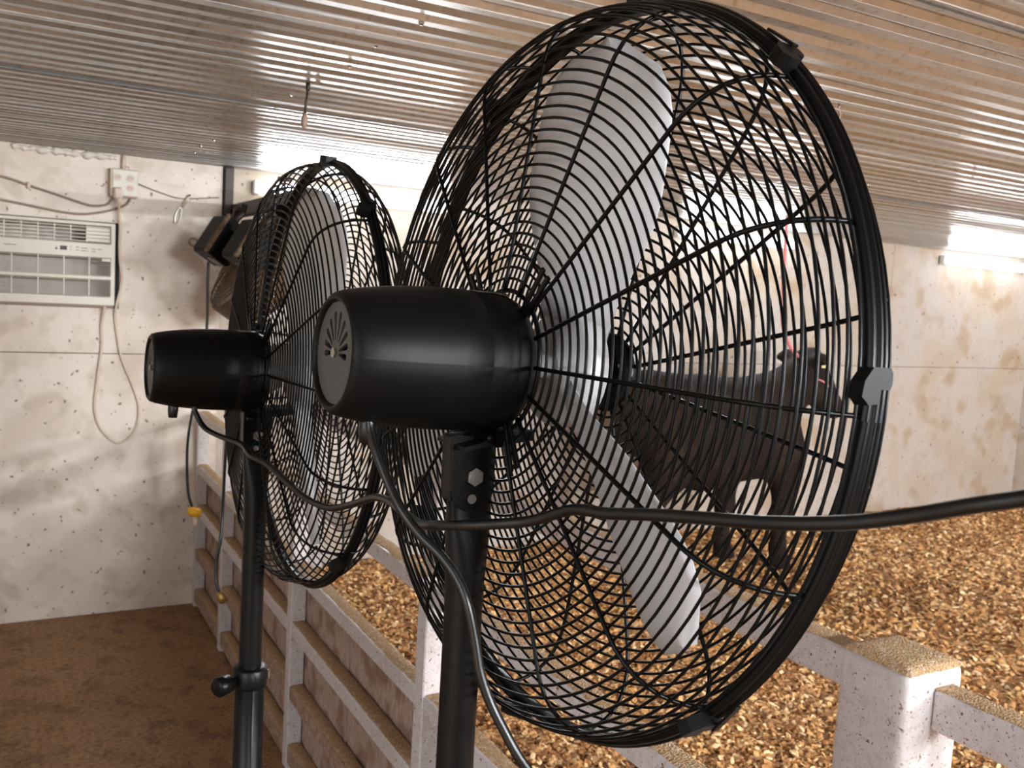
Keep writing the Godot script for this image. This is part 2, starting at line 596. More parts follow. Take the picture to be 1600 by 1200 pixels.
# prism along x of a profile in (y, z)
func add_prism_yz(st: SurfaceTool, poly: PackedVector2Array, x0: float, x1: float) -> void:
	var c := Vector2.ZERO
	for p in poly: c += p / poly.size()
	for i in poly.size():
		var p := poly[i]
		var q := poly[(i + 1) % poly.size()]
		var m := (p + q) * 0.5 - c
		quad(st, Vector3(x0, p.x, p.y), Vector3(x0, q.x, q.y), Vector3(x1, q.x, q.y), Vector3(x1, p.x, p.y), Vector3(0, m.x, m.y))
		tri(st, Vector3(x0, c.x, c.y), Vector3(x0, p.x, p.y), Vector3(x0, q.x, q.y), Vector3.LEFT)
		tri(st, Vector3(x1, c.x, c.y), Vector3(x1, p.x, p.y), Vector3(x1, q.x, q.y), Vector3.RIGHT)

func dust_strip(x0: float, x1: float, z0: float, z1: float, y: float, seed_: int) -> ArrayMesh:
	# a thin layer of caked dust with a ragged outline
	var nz := noise(seed_, 9.0, 3)
	var st := begin(true)
	var steps := maxi(int(absf(z1 - z0) / 0.02), 4)
	for i in steps:
		var za := lerpf(z0, z1, i / float(steps))
		var zb := lerpf(z0, z1, (i + 1) / float(steps))
		var row := []
		for zz in [za, zb]:
			var l := x0 + 0.002 + 0.006 * (nz.get_noise_2d(zz, 1.0) + 0.4)
			var r := x1 - 0.002 - 0.003 * (nz.get_noise_2d(zz, 9.0) + 0.4)
			var h := 0.002 + 0.0012 * nz.get_noise_2d(zz * 3.0, 5.0)
			row.append([Vector3(l, y, zz), Vector3(l + 0.004, y + h, zz), Vector3(r - 0.004, y + h, zz), Vector3(r, y, zz)])
		for k in 3:
			quad(st, row[0][k], row[0][k + 1], row[1][k + 1], row[1][k], Vector3.UP)
	return done(st)

func make_aisle_fence() -> void:
	var t := base("pen_fence", Vector3(0.88, 0, -2.0), "white painted rail fence with brown boarded lower half beside the aisle", "fence")
	var o := Vector3(-0.88, 0, 2.0)
	var posts := [-4.02, -2.94, -1.87, -0.8, 0.27, 1.34, 2.4]
	var mesh := box_mesh(Vector3(0, 0.485, 0), Vector3(0.05, 0.97, 0.05), 0.003)
	for z in posts:
		part(t, "post", mesh, M.fence_paint, Transform3D(Basis.IDENTITY, o + Vector3(0.875, 0, z)))
	part(t, "post", mesh, M.fence_paint, Transform3D(Basis.IDENTITY, o + Vector3(0.875, 0, WALL_Z + 0.055)))
	# rails: height of the top edge, material, how far they stand out
	var ends := [WALL_Z + 0.03] + posts + [REAR_Z - 0.05]
	var rails := [[0.978, 0.043, M.fence_paint, 0.856, 0.905], [0.717, 0.046, M.fence_paint, 0.854, 0.900], [0.515, 0.046, M.fence_paint, 0.851, 0.9], [0.295, 0.046, M.dirty_rail, 0.851, 0.9], [0.09, 0.06, M.dirty_rail, 0.851, 0.9]]
	var k := 0
	for r in rails:
		for i in ends.size() - 1:
			var z0: float = ends[i] + (0.0 if i == 0 else 0.0)
			var z1: float = ends[i + 1]
			var half := 0.026
			if r[3] < 0.85: half = 0.0
			var a := z0 + half
			var b := z1 - half
			if k >= 2:
				a += 0.002; b -= 0.002
			var rail := part(t, "rail", box_mesh(o + Vector3((r[3] + r[4]) / 2, r[0] - r[1] / 2, (a + b) / 2), Vector3(r[4] - r[3], r[1], b - a), 0.003), r[2])
			part(rail, "dust", dust_strip(o.x + r[3], o.x + r[4], o.z + a, o.z + b, r[0] + 0.0002, k * 17 + i), M.dust)
		k += 1
	# vertical boards closing the lower half, pen side
	var z := WALL_Z + 0.02
	var rng := RandomNumberGenerator.new()
	rng.seed = 4
	while z < REAR_Z - 0.1:
		var wdt := rng.randf_range(0.30, 0.42)
		var top := 0.672 + rng.randf_range(-0.004, 0.004)
		part(t, "board", box_mesh(o + Vector3(0.912 + rng.randf_range(-0.002, 0.002), top / 2 + 0.005, z + wdt / 2), Vector3(0.02, top, wdt - 0.006), 0.002), M.board_wood)
		z += wdt

func make_far_fence() -> void:
	var t := base("pen_divider_fence", Vector3(1.455, 0, -2.0), "single rail white steel divider with thick square posts standing in the bedding", "fence")
	var o := Vector3(-1.455, 0, 2.0)
	# thick near post with a rounded cap, thinner far ones
	var zs := [[-1.068, 0.155], [-3.05, 0.10], [-4.62, 0.09], [1.0, 0.155]]
	for p in zs:
		var w: float = p[1]
		var xc := 1.458 if w > 0.12 else 1.45
		var st := begin(true)
		# rounded square column lofted up to a softly domed cap
		var levels := [[0.0, 1.0], [1.005, 1.0], [1.016, 0.985], [1.024, 0.94], [1.03, 0.85], [1.034, 0.4], [1.035, 0.001]]
		var top_y := 1.0 if w > 0.12 else 0.985
		var rings := []
		for lv in levels:
			var ring := PackedVector3Array()
			for q in 32:
				var a := TAU * (q + 0.5) / 32
				var c := cos(a); var s := sin(a)
				var e := 0.21
				var px := signf(c) * pow(absf(c), e) * w / 2
				var pz := signf(s) * pow(absf(s), e) * w / 2
				ring.append(o + Vector3(xc + px * lv[1], lv[0] * top_y, p[0] + pz * lv[1]))
			rings.append(ring)
		for i in rings.size() - 1:
			for q in 32:
				var q2 := (q + 1) % 32
				var mid: Vector3 = (rings[i][q] + rings[i + 1][q2]) * 0.5 - (o + Vector3(xc, 0.5, p[0]))
				if i < 2: mid.y = 0
				else: mid.y = absf(mid.y) + 0.2
				quad(st, rings[i][q], rings[i][q2], rings[i + 1][q2], rings[i + 1][q], mid)
		var post := part(t, "post", done(st), M.fence_paint)
		if w > 0.12:
			part(post, "dust", dust_patch(o + Vector3(xc, 1.0345 * top_y, p[0]), w * 0.99, 31), M.dust)
	var segs := [[-4.57, -3.10, 1.40, 1.015], [-3.0, -1.146, 1.40, 1.015], [-0.99, 0.92, 1.448, 0.993]]
	var k := 0
	for s in segs:
		var y1: float = s[3]
		var rail := part(t, "rail", box_mesh(o + Vector3(s[2] + 0.03, y1 - 0.037, (s[0] + s[1]) / 2), Vector3(0.06, 0.074, s[1] - s[0]), 0.004), M.fence_paint)
		part(rail, "dust", dust_strip(o.x + s[2], o.x + s[2] + 0.06, o.z + s[0], o.z + s[1], y1 + 0.0002, 70 + k), M.dust)
		k += 1

func dust_patch(c: Vector3, w: float, seed_: int) -> ArrayMesh:
	var nz := noise(seed_, 14.0, 3)
	var st := begin(true)
	var n := 22
	for i in n:
		for j in n:
			var q := []
			for d in [[0, 0], [1, 0], [1, 1], [0, 1]]:
				var u: float = (i + d[0]) / float(n) * 2.0 - 1.0
				var v: float = (j + d[1]) / float(n) * 2.0 - 1.0
				var edge := maxf(absf(u), absf(v))
				var y := 0.0034 + 0.0016 * nz.get_noise_2d(u * 2.0, v * 2.0) - 0.013 * pow(edge, 6.0) * w / 0.15
				q.append(c + Vector3(u * w / 2, y, v * w / 2))
			quad(st, q[0], q[1], q[2], q[3], Vector3.UP)
	return done(st)

func make_bedding() -> void:
	var t := base("wood_chip_bedding", Vector3(4.0, 0, -2.0))
	tag(t, "tan wood chip bedding covering the pen floor", "bedding", "", "stuff")
	var nz := noise(21, 1.4, 4)
	var height := func(x: float, z: float) -> float:
		return BED_Y + 0.028 * nz.get_noise_2d(x, z) + 0.012 * nz.get_noise_2d(x * 5.0, z * 5.0)
	var st := begin(true)
	var x0 := 0.925; var x1 := RIGHT_X - 0.002; var z0 := WALL_Z + 0.002; var z1 := 1.2
	var nx := 90; var nzz := 80
	for i in nx:
		for j in nzz:
			var q := []
			for d in [[0, 0], [1, 0], [1, 1], [0, 1]]:
				var x := lerpf(x0, x1, (i + d[0]) / float(nx))
				var z := lerpf(z0, z1, (j + d[1]) / float(nzz))
				q.append(Vector3(x - 4.0, height.call(x, z), z + 2.0))
			quad(st, q[0], q[1], q[2], q[3], Vector3.UP)
	var bed := part(t, "bed", done(st), M.bedding_bed)
	bed.set_meta("kind", "stuff")
	# chips: a bent flake, tens of thousands of them
	var palette := [Color(0.84, 0.64, 0.41), Color(0.77, 0.57, 0.34), Color(0.89, 0.73, 0.51), Color(0.70, 0.49, 0.28), Color(0.81, 0.60, 0.37), Color(0.92, 0.78, 0.59), Color(0.58, 0.38, 0.21)]
	var rng := RandomNumberGenerator.new()
	rng.seed = 99
	for variant in 2:
		var c := begin(false)
		var bend: float = [0.30, -0.22][variant]
		var rows := []
		for i in 4:
			var u := i / 3.0 * 2.0 - 1.0
			var hw: float = [0.22, 0.34, 0.3, 0.15][i] if variant == 0 else [0.3, 0.42, 0.42, 0.28][i]
			var y: float = bend * (1.0 - u * u) * 0.5
			rows.append([Vector3(u * 0.5, y, -hw), Vector3(u * 0.5, y + 0.07, 0.0), Vector3(u * 0.5, y, hw), Vector3(u * 0.5, y - 0.09, 0.0)])
		for i in 3:
			for k in 4:
				var k2 := (k + 1) % 4
				quad(c, rows[i][k], rows[i][k2], rows[i + 1][k2], rows[i + 1][k], (rows[i][k] + rows[i][k2]) * 0.5 - (rows[i][1] + rows[i][3]) * 0.5)
		var chip := done(c)
		var mm := MultiMesh.new()
		mm.transform_format = MultiMesh.TRANSFORM_3D
		mm.use_colors = true
		mm.mesh = chip
		var near_n := 42000
		var far_n := 26000
		mm.instance_count = near_n + far_n
		for i in near_n + far_n:
			var x: float; var z: float; var s: float
			if i < near_n:
				x = rng.randf_range(0.94, 3.4); z = rng.randf_range(z0 + 0.02, -0.1); s = rng.randf_range(0.013, 0.032)
			else:
				x = rng.randf_range(3.4, RIGHT_X - 0.03); z = rng.randf_range(z0 + 0.02, 0.2); s = rng.randf_range(0.02, 0.042)
			var b := Basis.from_euler(Vector3(rng.randf_range(-0.7, 0.7), rng.randf() * TAU, rng.randf_range(-0.7, 0.7))).scaled_local(Vector3(s, s * 0.6, s * rng.randf_range(0.5, 1.0)))
			mm.set_instance_transform(i, Transform3D(b, Vector3(x - 4.0, height.call(x, z) + rng.randf_range(-0.003, 0.010), z + 2.0)))
			var col: Color = palette[rng.randi() % palette.size()] * rng.randf_range(0.88, 1.12)
			mm.set_instance_color(i, col.srgb_to_linear())
		var mi := MultiMeshInstance3D.new()
		mi.name = "chips" if variant == 0 else "flat_chips"
		mi.multimesh = mm
		mi.material_override = M.bedding_chip
		mi.set_meta("kind", "stuff")
		t.add_child(mi)

# ------------------------------------------------------------------ pedestal fans
func guard_profile(front: bool) -> PackedVector2Array:
	# (offset along the axis, radius), from the rim inwards
	var R := 0.392
	var rc := 0.315 if front else 0.305
	var D := 0.064 if front else 0.083
	var sgn := 1.0 if front else -1.0
	var o := PackedVector2Array()
	for k in 19:
		var a := PI / 2 * k / 18.0
		o.append(Vector2(sgn * D * sin(a), rc + (R - rc) * pow(cos(a), 0.72)))
	var tail := Vector2(0.050, 0.04) if front else Vector2(-0.097, 0.078)
	for k in 12:
		o.append(o[18].lerp(tail, (k + 1) / 12.0))
	return o

func along(profile: PackedVector2Array, s: float) -> Vector2:
	for i in profile.size() - 1:
		var l := profile[i].distance_to(profile[i + 1])
		if s <= l: return profile[i].lerp(profile[i + 1], s / l)
		s -= l
	return profile[profile.size() - 1]

func length_of(profile: PackedVector2Array) -> float:
	var t := 0.0
	for i in profile.size() - 1: t += profile[i].distance_to(profile[i + 1])
	return t

var ring_meshes := {}
func ring_mesh(r: float, x: float, wire: float, n := 96, sides := 6) -> ArrayMesh:
	var key := "%.4f %.4f %.4f" % [r, x, wire]
	if not ring_meshes.has(key):
		ring_meshes[key] = tube_mesh(circle_x(r, x, n), wire, sides, true)
	return ring_meshes[key]

var fan_meshes := {}
func make_guard(t: Node3D, front: bool, head: Transform3D) -> void:
	var g := group_part(t, "front_guard" if front else "rear_guard", head)
	var prof := guard_profile(front)
	var total := length_of(prof)
	var n := int(total / 0.0118)
	for k in range(1, n + 1):
		var p := along(prof, total * k / n)
		part(g, "ring_wire", ring_mesh(p.y, p.x, 0.0016), M.wire_black)
	# spokes lie on the outside of the rings
	var key := "spoke_front" if front else "spoke_rear"
	if not fan_meshes.has(key):
		var pts := PackedVector3Array()
		var m := 26
		for k in m + 1:
			var p := along(prof, total * k / m)
			var lift := 0.0032 * smoothstep(0.10, 0.42, k / float(m))
			var w := p + Vector2(lift if front else -lift, -0.002)
			pts.append(Vector3(w.x, 0, w.y))
		fan_meshes[key] = tube_mesh(pts, 0.0024, 6)
	for k in 16:
		var deg := 22.5 * k + (14.5 if front else 0.5)
		part(g, "spoke", fan_meshes[key], M.wire_black, Transform3D(Basis(Vector3.RIGHT, -deg_to_rad(deg)), Vector3.ZERO))
	if front:
		part(g, "badge_plate", lathe_x(PackedVector2Array([Vector2(0.042, 0.0), Vector2(0.042, 0.039), Vector2(0.044, 0.044), Vector2(0.05, 0.0455), Vector2(0.056, 0.043), Vector2(0.058, 0.0)]), 48), M.black_gloss)
		for k in 3:
			var a := TAU * k / 3 + 0.3
			part(g, "screw", lathe_x(PackedVector2Array([Vector2(0.038, 0.0), Vector2(0.039, 0.003), Vector2(0.043, 0.0035)]), 10), M.chrome, Transform3D(Basis.IDENTITY, Vector3(0, sin(a) * 0.034, cos(a) * 0.034)))
	else:
		part(g, "hub_ring", ring_mesh(0.077, -0.096, 0.0026), M.wire_black)
		# flat lugs that hold the guard on the motor
		for deg in [52.0, 128.0, 232.0, 300.0]:
			for s in [-1.0, 1.0]:
				part(g, "mounting_lug", box_mesh(Vector3(-0.1, 0.0, 0.095), Vector3(0.004, 0.006, 0.055), 0.001), M.black_gloss, Transform3D(Basis(Vector3.RIGHT, -deg_to_rad(deg + s * 3.2)), Vector3.ZERO))

func blade_mesh() -> ArrayMesh:
	# broad paddle, pitched and cambered, with thickness
	var st := begin(true)
	var nu := 16; var nv := 10
	var top := []; var bot := []
	for i in nu + 1:
		var f := i / float(nu)
		var r := lerpf(0.055, 0.352, f)
		# half widths (leading and trailing) in metres along the arc
		var half := lerpf(0.042, 0.082, smoothstep(0.0, 0.55, f))
		if f > 0.72: half *= sqrt(maxf(0.0, 1.0 - pow((f - 0.72) / 0.2803, 2.6)))
		var skew := 0.05 * f
		var pitch := lerpf(0.62, 0.30, f)
		var ra := []; var rb := []
		for j in nv + 1:
			var u := j / float(nv) * 2.0 - 1.0
			var arc := u * half + skew
			var ang := arc * cos(pitch) / r
			var x := -arc * sin(pitch) - 0.014 * (1.0 - u * u)
			var p := Vector3(x - 0.015, r * sin(ang), r * cos(ang))
			ra.append(p + Vector3(0.0009, 0, 0)); rb.append(p - Vector3(0.0009, 0, 0))
		top.append(ra); bot.append(rb)
	for i in nu:
		for j in nv:
			quad(st, top[i][j], top[i][j + 1], top[i + 1][j + 1], top[i + 1][j], Vector3.RIGHT)
			quad(st, bot[i][j], bot[i][j + 1], bot[i + 1][j + 1], bot[i + 1][j], Vector3.LEFT)
	for i in nu:
		quad(st, top[i][0], top[i + 1][0], bot[i + 1][0], bot[i][0], top[i][0] - top[i][1])
		quad(st, top[i][nv], top[i + 1][nv], bot[i + 1][nv], bot[i][nv], top[i][nv] - top[i][nv - 1])
	for j in nv:
		quad(st, top[nu][j], top[nu][j + 1], bot[nu][j + 1], bot[nu][j], top[nu][j] - top[nu - 1][j])
		quad(st, top[0][j], top[0][j + 1], bot[0][j + 1], bot[0][j], top[0][j] - top[1][j])
	return done(st)

func hex_poly(r: float, turn := 0.0) -> PackedVector2Array:
	var o := PackedVector2Array()
	for k in 6: o.append(Vector2(cos(TAU * k / 6 + turn), sin(TAU * k / 6 + turn)) * r)
	return o

func make_fan(label: String, C: Vector3, az: float, el: float, motor_lift: float, pole_at: Vector3, blade_turn: float, collar_y: float, pole_lean := 0.0) -> Node3D:
	var t := base("pedestal_fan", Vector3(pole_at.x, 0, pole_at.z), label, "fan", "black pedestal fans")
	var head := Transform3D(Basis(Vector3.UP, deg_to_rad(az)) * Basis(Vector3(0, 0, 1), deg_to_rad(el)), C - t.position)
	make_guard(t, false, head)
	make_guard(t, true, head)
	# rim: rear hoop with rolled edges and the front hoop that snaps over it
	if not fan_meshes.has("rim"):
		fan_meshes.rim = lathe_x(PackedVector2Array([Vector2(-0.006, 0.388), Vector2(-0.007, 0.392), Vector2(-0.006, 0.397), Vector2(-0.0025, 0.3985), Vector2(-0.0015, 0.396), Vector2(-0.0005, 0.396), Vector2(0.0, 0.399), Vector2(0.002, 0.401), Vector2(0.004, 0.399), Vector2(0.0045, 0.396), Vector2(0.0055, 0.396), Vector2(0.006, 0.399), Vector2(0.0075, 0.4005), Vector2(0.009, 0.399), Vector2(0.0095, 0.394), Vector2(0.0085, 0.388), Vector2(-0.006, 0.388)]), 144)
		var cl := PackedVector2Array([Vector2(-0.034, -0.011), Vector2(-0.03, 0.003), Vector2(-0.012, 0.016), Vector2(0.026, 0.017), Vector2(0.032, 0.012), Vector2(0.032, 0.002), Vector2(0.027, -0.003), Vector2(0.008, -0.003), Vector2(0.006, -0.016), Vector2(-0.018, -0.018), Vector2(-0.026, -0.014)])
		for k in cl.size(): cl[k] = Vector2(cl[k].x * 0.52 - 0.007, cl[k].y * 0.85)
		fan_meshes.clip = prism_mesh(cl, 0.392, 0.405)
		fan_meshes.lever = box_mesh(Vector3(0.0, 0.026, 0.4045), Vector3(0.008, 0.04, 0.0025), 0.001, Basis(Vector3.RIGHT, -0.18))
		fan_meshes.blade = blade_mesh()
	part(t, "rim", fan_meshes.rim, M.black_gloss, head)
	for deg in [4.0, 48.0, 83.0, 127.0, 172.0, 218.0, 268.0, 313.0]:
		var xf := head * Transform3D(Basis(Vector3.RIGHT, -deg_to_rad(deg)), Vector3.ZERO)
		var c := part(t, "latch", fan_meshes.clip, M.motor_black, xf)
		if deg in [48.0, 313.0]: part(c, "lever", fan_meshes.lever, M.black_gloss)
	for k in 3:
		part(t, "blade", fan_meshes.blade, M.blade_aluminium, head * Transform3D(Basis(Vector3.RIGHT, -deg_to_rad(blade_turn + 120.0 * k)), Vector3.ZERO))
	part(t, "blade_hub", lathe_x(PackedVector2Array([Vector2(-0.085, 0.0), Vector2(-0.085, 0.014), Vector2(-0.03, 0.014), Vector2(-0.028, 0.062), Vector2(-0.02, 0.066), Vector2(0.0, 0.066), Vector2(0.004, 0.05), Vector2(0.03, 0.02), Vector2(0.032, 0.0)]), 40), M.blade_aluminium, head)
	# motor: barrel with a rounded rear lip
	var mh := head * Transform3D(Basis(Vector3(0, 0, 1), deg_to_rad(motor_lift)), Vector3(-0.09, 0, 0))
	var mo := group_part(t, "motor", mh)
	var prof := PackedVector2Array([Vector2(-0.184, 0.0), Vector2(-0.184, 0.05), Vector2(-0.1935, 0.0505), Vector2(-0.196, 0.053), Vector2(-0.196, 0.0555), Vector2(-0.193, 0.059), Vector2(-0.186, 0.0618), Vector2(-0.17, 0.0652), Vector2(-0.145, 0.0690), Vector2(-0.115, 0.0718), Vector2(-0.085, 0.0732), Vector2(-0.0562, 0.0735), Vector2(-0.0555, 0.0729), Vector2(-0.0548, 0.0734), Vector2(-0.03, 0.0728), Vector2(-0.012, 0.071), Vector2(-0.004, 0.0682), Vector2(0.0, 0.064), Vector2(0.001, 0.058), Vector2(0.001, 0.0)])
	part(mo, "housing", lathe_x(prof, 72), M.motor_black)
	# rear cover with nine fan-shaped vent slots cut through
	var cover := CSGCylinder3D.new()
	cover.name = "rear_cover"
	cover.radius = 0.0498
	cover.height = 0.004
	cover.sides = 48
	cover.material = M.cover_gray
	cover.transform = Transform3D(Basis(Vector3(0, 0, 1), PI / 2), Vector3(-0.1895, 0, 0))
	mo.add_child(cover, true)
	for k in 10:
		var a := deg_to_rad(-5.0 + 190.0 / 9.0 * k)
		var len := 0.042 - 0.0028 * absf(k - 4.5)
		var r0 := 0.0095 + (0.003 if k > 1 and k < 8 else 0.0)
		var cut := CSGPolygon3D.new()
		cut.name = "vent_slot"
		cut.operation = CSGShape3D.OPERATION_SUBTRACTION
		cut.depth = 0.04
		var dirv := Vector2(cos(a), sin(a))
		var side := Vector2(-dirv.y, dirv.x)
		cut.polygon = PackedVector2Array([dirv * r0 - side * 0.0010, dirv * (len - 0.003) - side * 0.0033, dirv * len - side * 0.0019, dirv * len + side * 0.0019, dirv * (len - 0.003) + side * 0.0033, dirv * r0 + side * 0.0010])
		# polygon plane (u sideways, v up) turned so that it lies in the cover
		cut.transform = cover.transform.affine_inverse() * Transform3D(Basis(Vector3(0, 0, 1), Vector3.UP, Vector3(-1, 0, 0)), Vector3(-0.2095, 0, 0))
		cut.material = M.cover_gray
		cover.add_child(cut, true)
	part(mo, "cover_backing", lathe_x(PackedVector2Array([Vector2(-0.1855, 0.0), Vector2(-0.1855, 0.049), Vector2(-0.1845, 0.049)]), 32), M.lamp_black)
	part(mo, "screw", prism_mesh(hex_poly(0.0055), 0.0, 0.0035), M.chrome, Transform3D(Basis(Vector3(0, 0, 1), Vector3.UP, Vector3(-1, 0, 0)), Vector3(-0.191, 0, 0)))
	part(mo, "data_label", curved_label(0.0738, -0.048, -0.012, 78.0, 96.0), M.label_silver)
	part(mo, "cord_grip", lathe_y(PackedVector2Array([Vector2(0.0, -0.088), Vector2(0.0075, -0.088), Vector2(0.009, -0.075), Vector2(0.009, -0.055), Vector2(0.0, -0.055)]), 16), M.rubber_black, Transform3D(Basis.IDENTITY, Vector3(-0.152, 0, 0)))
	# tilting bracket between motor and pole
	var by := C.y - 0.125
	var br := group_part(t, "tilt_bracket", Transform3D(Basis.IDENTITY, Vector3(0, by, 0)))
	var plate := PackedVector2Array([Vector2(-0.0255, 0.055), Vector2(-0.0255, -0.004), Vector2(-0.0225, -0.014), Vector2(-0.016, -0.0215), Vector2(-0.006, -0.0258), Vector2(0.006, -0.0258), Vector2(0.016, -0.0215), Vector2(0.0225, -0.014), Vector2(0.0255, -0.004), Vector2(0.0255, 0.055)])
	for s in [-1.0, 1.0]:
		part(br, "side_plate", prism_mesh(plate, s * 0.0105 - 0.002, s * 0.0105 + 0.002), M.pole_black, Transform3D(Basis.IDENTITY, Vector3(-0.003, 0, 0)))
	part(br, "web_plate", box_mesh(Vector3(-0.027, 0.02, 0), Vector3(0.003, 0.068, 0.021), 0.001), M.pole_black)
	var fl := PackedVector2Array([Vector2(-0.0255, 0.047), Vector2(-0.006, 0.051), Vector2(0.012, 0.062), Vector2(0.056, 0.062), Vector2(0.056, 0.052), Vector2(-0.0255, 0.043)])
	part(br, "saddle", prism_mesh(fl, -0.034, 0.034), M.motor_black)
	for sx in [0.028, 0.004]:
		part(br, "rivet", lathe_y(PackedVector2Array([Vector2(0.0, -0.003), Vector2(0.004, -0.002), Vector2(0.005, 0.002), Vector2(0.0, 0.002)]), 12), M.black_gloss, Transform3D(Basis(Vector3.RIGHT, PI / 2), Vector3(sx, 0.0555, 0.034)))
	var bz := 0.0125
	var bolt := part(br, "bolt", prism_mesh(hex_poly(0.0098, 0.5), bz, bz + 0.007), M.chrome, Transform3D(Basis.IDENTITY, Vector3(-0.0035, 0.012, 0)))
	part(bolt, "washer", prism_mesh(circle_poly(0.0068, 18), bz + 0.007, bz + 0.0082), M.chrome)
	part(br, "small_screw", prism_mesh(circle_poly(0.0052, 16), bz, bz + 0.006), M.chrome, Transform3D(Basis.IDENTITY, Vector3(-0.006, -0.0115, 0)))
	# pole: flattened at the top, round below
	var st := begin(true)
	var lv := [[by + 0.03, 0.0235, 0.0080], [by - 0.015, 0.0245, 0.0082], [by - 0.035, 0.0245, 0.0115], [by - 0.07, 0.0232, 0.0175], [by - 0.105, 0.0215, 0.0208], [by - 0.14, 0.0208, 0.0208], [collar_y - 0.05, 0.0208, 0.0208]]
	var rings := []
	for l in lv:
		var ring := PackedVector3Array()
		var e := clampf((l[1] - l[2]) / 0.014, 0.0, 1.0)
		for k in 32:
			var a := TAU * k / 32
			var pw := lerpf(1.0, 0.45, e)
			ring.append(Vector3(signf(cos(a)) * pow(absf(cos(a)), pw) * l[1], l[0], signf(sin(a)) * pow(absf(sin(a)), pw) * l[2]))
		rings.append(ring)
	for i in rings.size() - 1:
		for k in 32:
			var k2 := (k + 1) % 32
			var m: Vector3 = (rings[i][k] + rings[i + 1][k2]) * 0.5
			quad(st, rings[i][k], rings[i][k2], rings[i + 1][k2], rings[i + 1][k], Vector3(m.x, 0, m.z))
	part(t, "pole", done(st), M.pole_black)
	part(t, "lower_pole", lathe_y(PackedVector2Array([Vector2(0.0, 0.03), Vector2(0.0275, 0.03), Vector2(0.0275, collar_y - 0.02), Vector2(0.0, collar_y - 0.02)]), 32), M.pole_black)
	var co := part(t, "collar", lathe_y(PackedVector2Array([Vector2(0.021, collar_y - 0.03), Vector2(0.031, collar_y - 0.03), Vector2(0.032, collar_y - 0.026), Vector2(0.032, collar_y + 0.004), Vector2(0.029, collar_y + 0.008), Vector2(0.021, collar_y + 0.008)]), 32), M.pole_black)
	part(co, "knob", tube_mesh(PackedVector3Array([Vector3(-0.028, collar_y - 0.01, 0.012), Vector3(-0.04, collar_y - 0.011, 0.017), Vector3(-0.042, collar_y - 0.012, 0.018), Vector3(-0.066, collar_y - 0.014, 0.028), Vector3(-0.07, collar_y - 0.014, 0.03)]), [0.006, 0.006, 0.017, 0.019, 0.013], 12), M.black_gloss)
	part(co, "clamp_screw", box_mesh(Vector3(0.033, collar_y - 0.012, 0.004), Vector3(0.006, 0.018, 0.012), 0.002), M.chrome)
	part(t, "base", lathe_y(PackedVector2Array([Vector2(0.0, 0.001), Vector2(0.26, 0.001), Vector2(0.262, 0.012), Vector2(0.25, 0.022), Vector2(0.09, 0.045), Vector2(0.05, 0.07), Vector2(0.034, 0.11), Vector2(0.0, 0.11)]), 48), M.black_gloss)
	return t

func circle_poly(r: float, n: int) -> PackedVector2Array:
	var o := PackedVector2Array()
	for k in n: o.append(Vector2(cos(TAU * k / n), sin(TAU * k / n)) * r)
	return o

func curved_label(r: float, x0: float, x1: float, d0: float, d1: float) -> ArrayMesh:
	var st := begin(true)
	for k in 8:
		var a := deg_to_rad(lerpf(d0, d1, k / 8.0)); var b := deg_to_rad(lerpf(d0, d1, (k + 1) / 8.0))
		var A := Vector3(0, sin(a), cos(a)); var B := Vector3(0, sin(b), cos(b))
		var X0 := Vector3(x0, 0, 0); var X1 := Vector3(x1, 0, 0)
		quad(st, X0 + A * r, X0 + B * r, X1 + B * r, X1 + A * r, A + B)
		quad(st, X0 + A * (r - 0.003), X0 + B * (r - 0.003), X1 + B * (r - 0.003), X1 + A * (r - 0.003), -A - B)
		quad(st, X1 + A * r, X1 + B * r, X1 + B * (r - 0.003), X1 + A * (r - 0.003), Vector3.RIGHT)
		quad(st, X0 + A * r, X0 + B * r, X0 + B * (r - 0.003), X0 + A * (r - 0.003), Vector3.LEFT)
	return done(st)

var near_fan: Node3D
var far_fan: Node3D
func make_fans() -> void:
	near_fan = make_fan("large near black pedestal fan with silver bolts, filling the middle of the photo", Vector3(0.5655, 1.567, -0.869), 2.1, -4.15, 1.9, Vector3(0.441, 0, -0.864), 74.0, 0.99)
	far_fan = make_fan("farther black pedestal fan with clamped pole, standing nearer the wall with the air conditioner", Vector3(0.5153, 1.4724, -1.7085), 0.3, -2.1, 0.6, Vector3(0.42, 0, -1.70), 62.0, 0.905)

func cord(called: String, pts: PackedVector3Array, r: float, m: Material, label: String, category := "cord", group := "") -> MeshInstance3D:
	var o := part(self, called, tube_mesh(smooth_path(pts, 6), r, 10), m)
	tag(o, label, category, group)
	return o

# a cord that belongs to a thing; the points are given in the room
func part_cord(owner_: Node3D, called: String, pts: PackedVector3Array, r: float, m: Material, label: String) -> MeshInstance3D:
	var local := PackedVector3Array()
	for p in pts: local.append(p - owner_.position)
	var o := part(owner_, called, tube_mesh(smooth_path(local, 6), r, 10), m)
	o.set_meta("label", label)
	return o

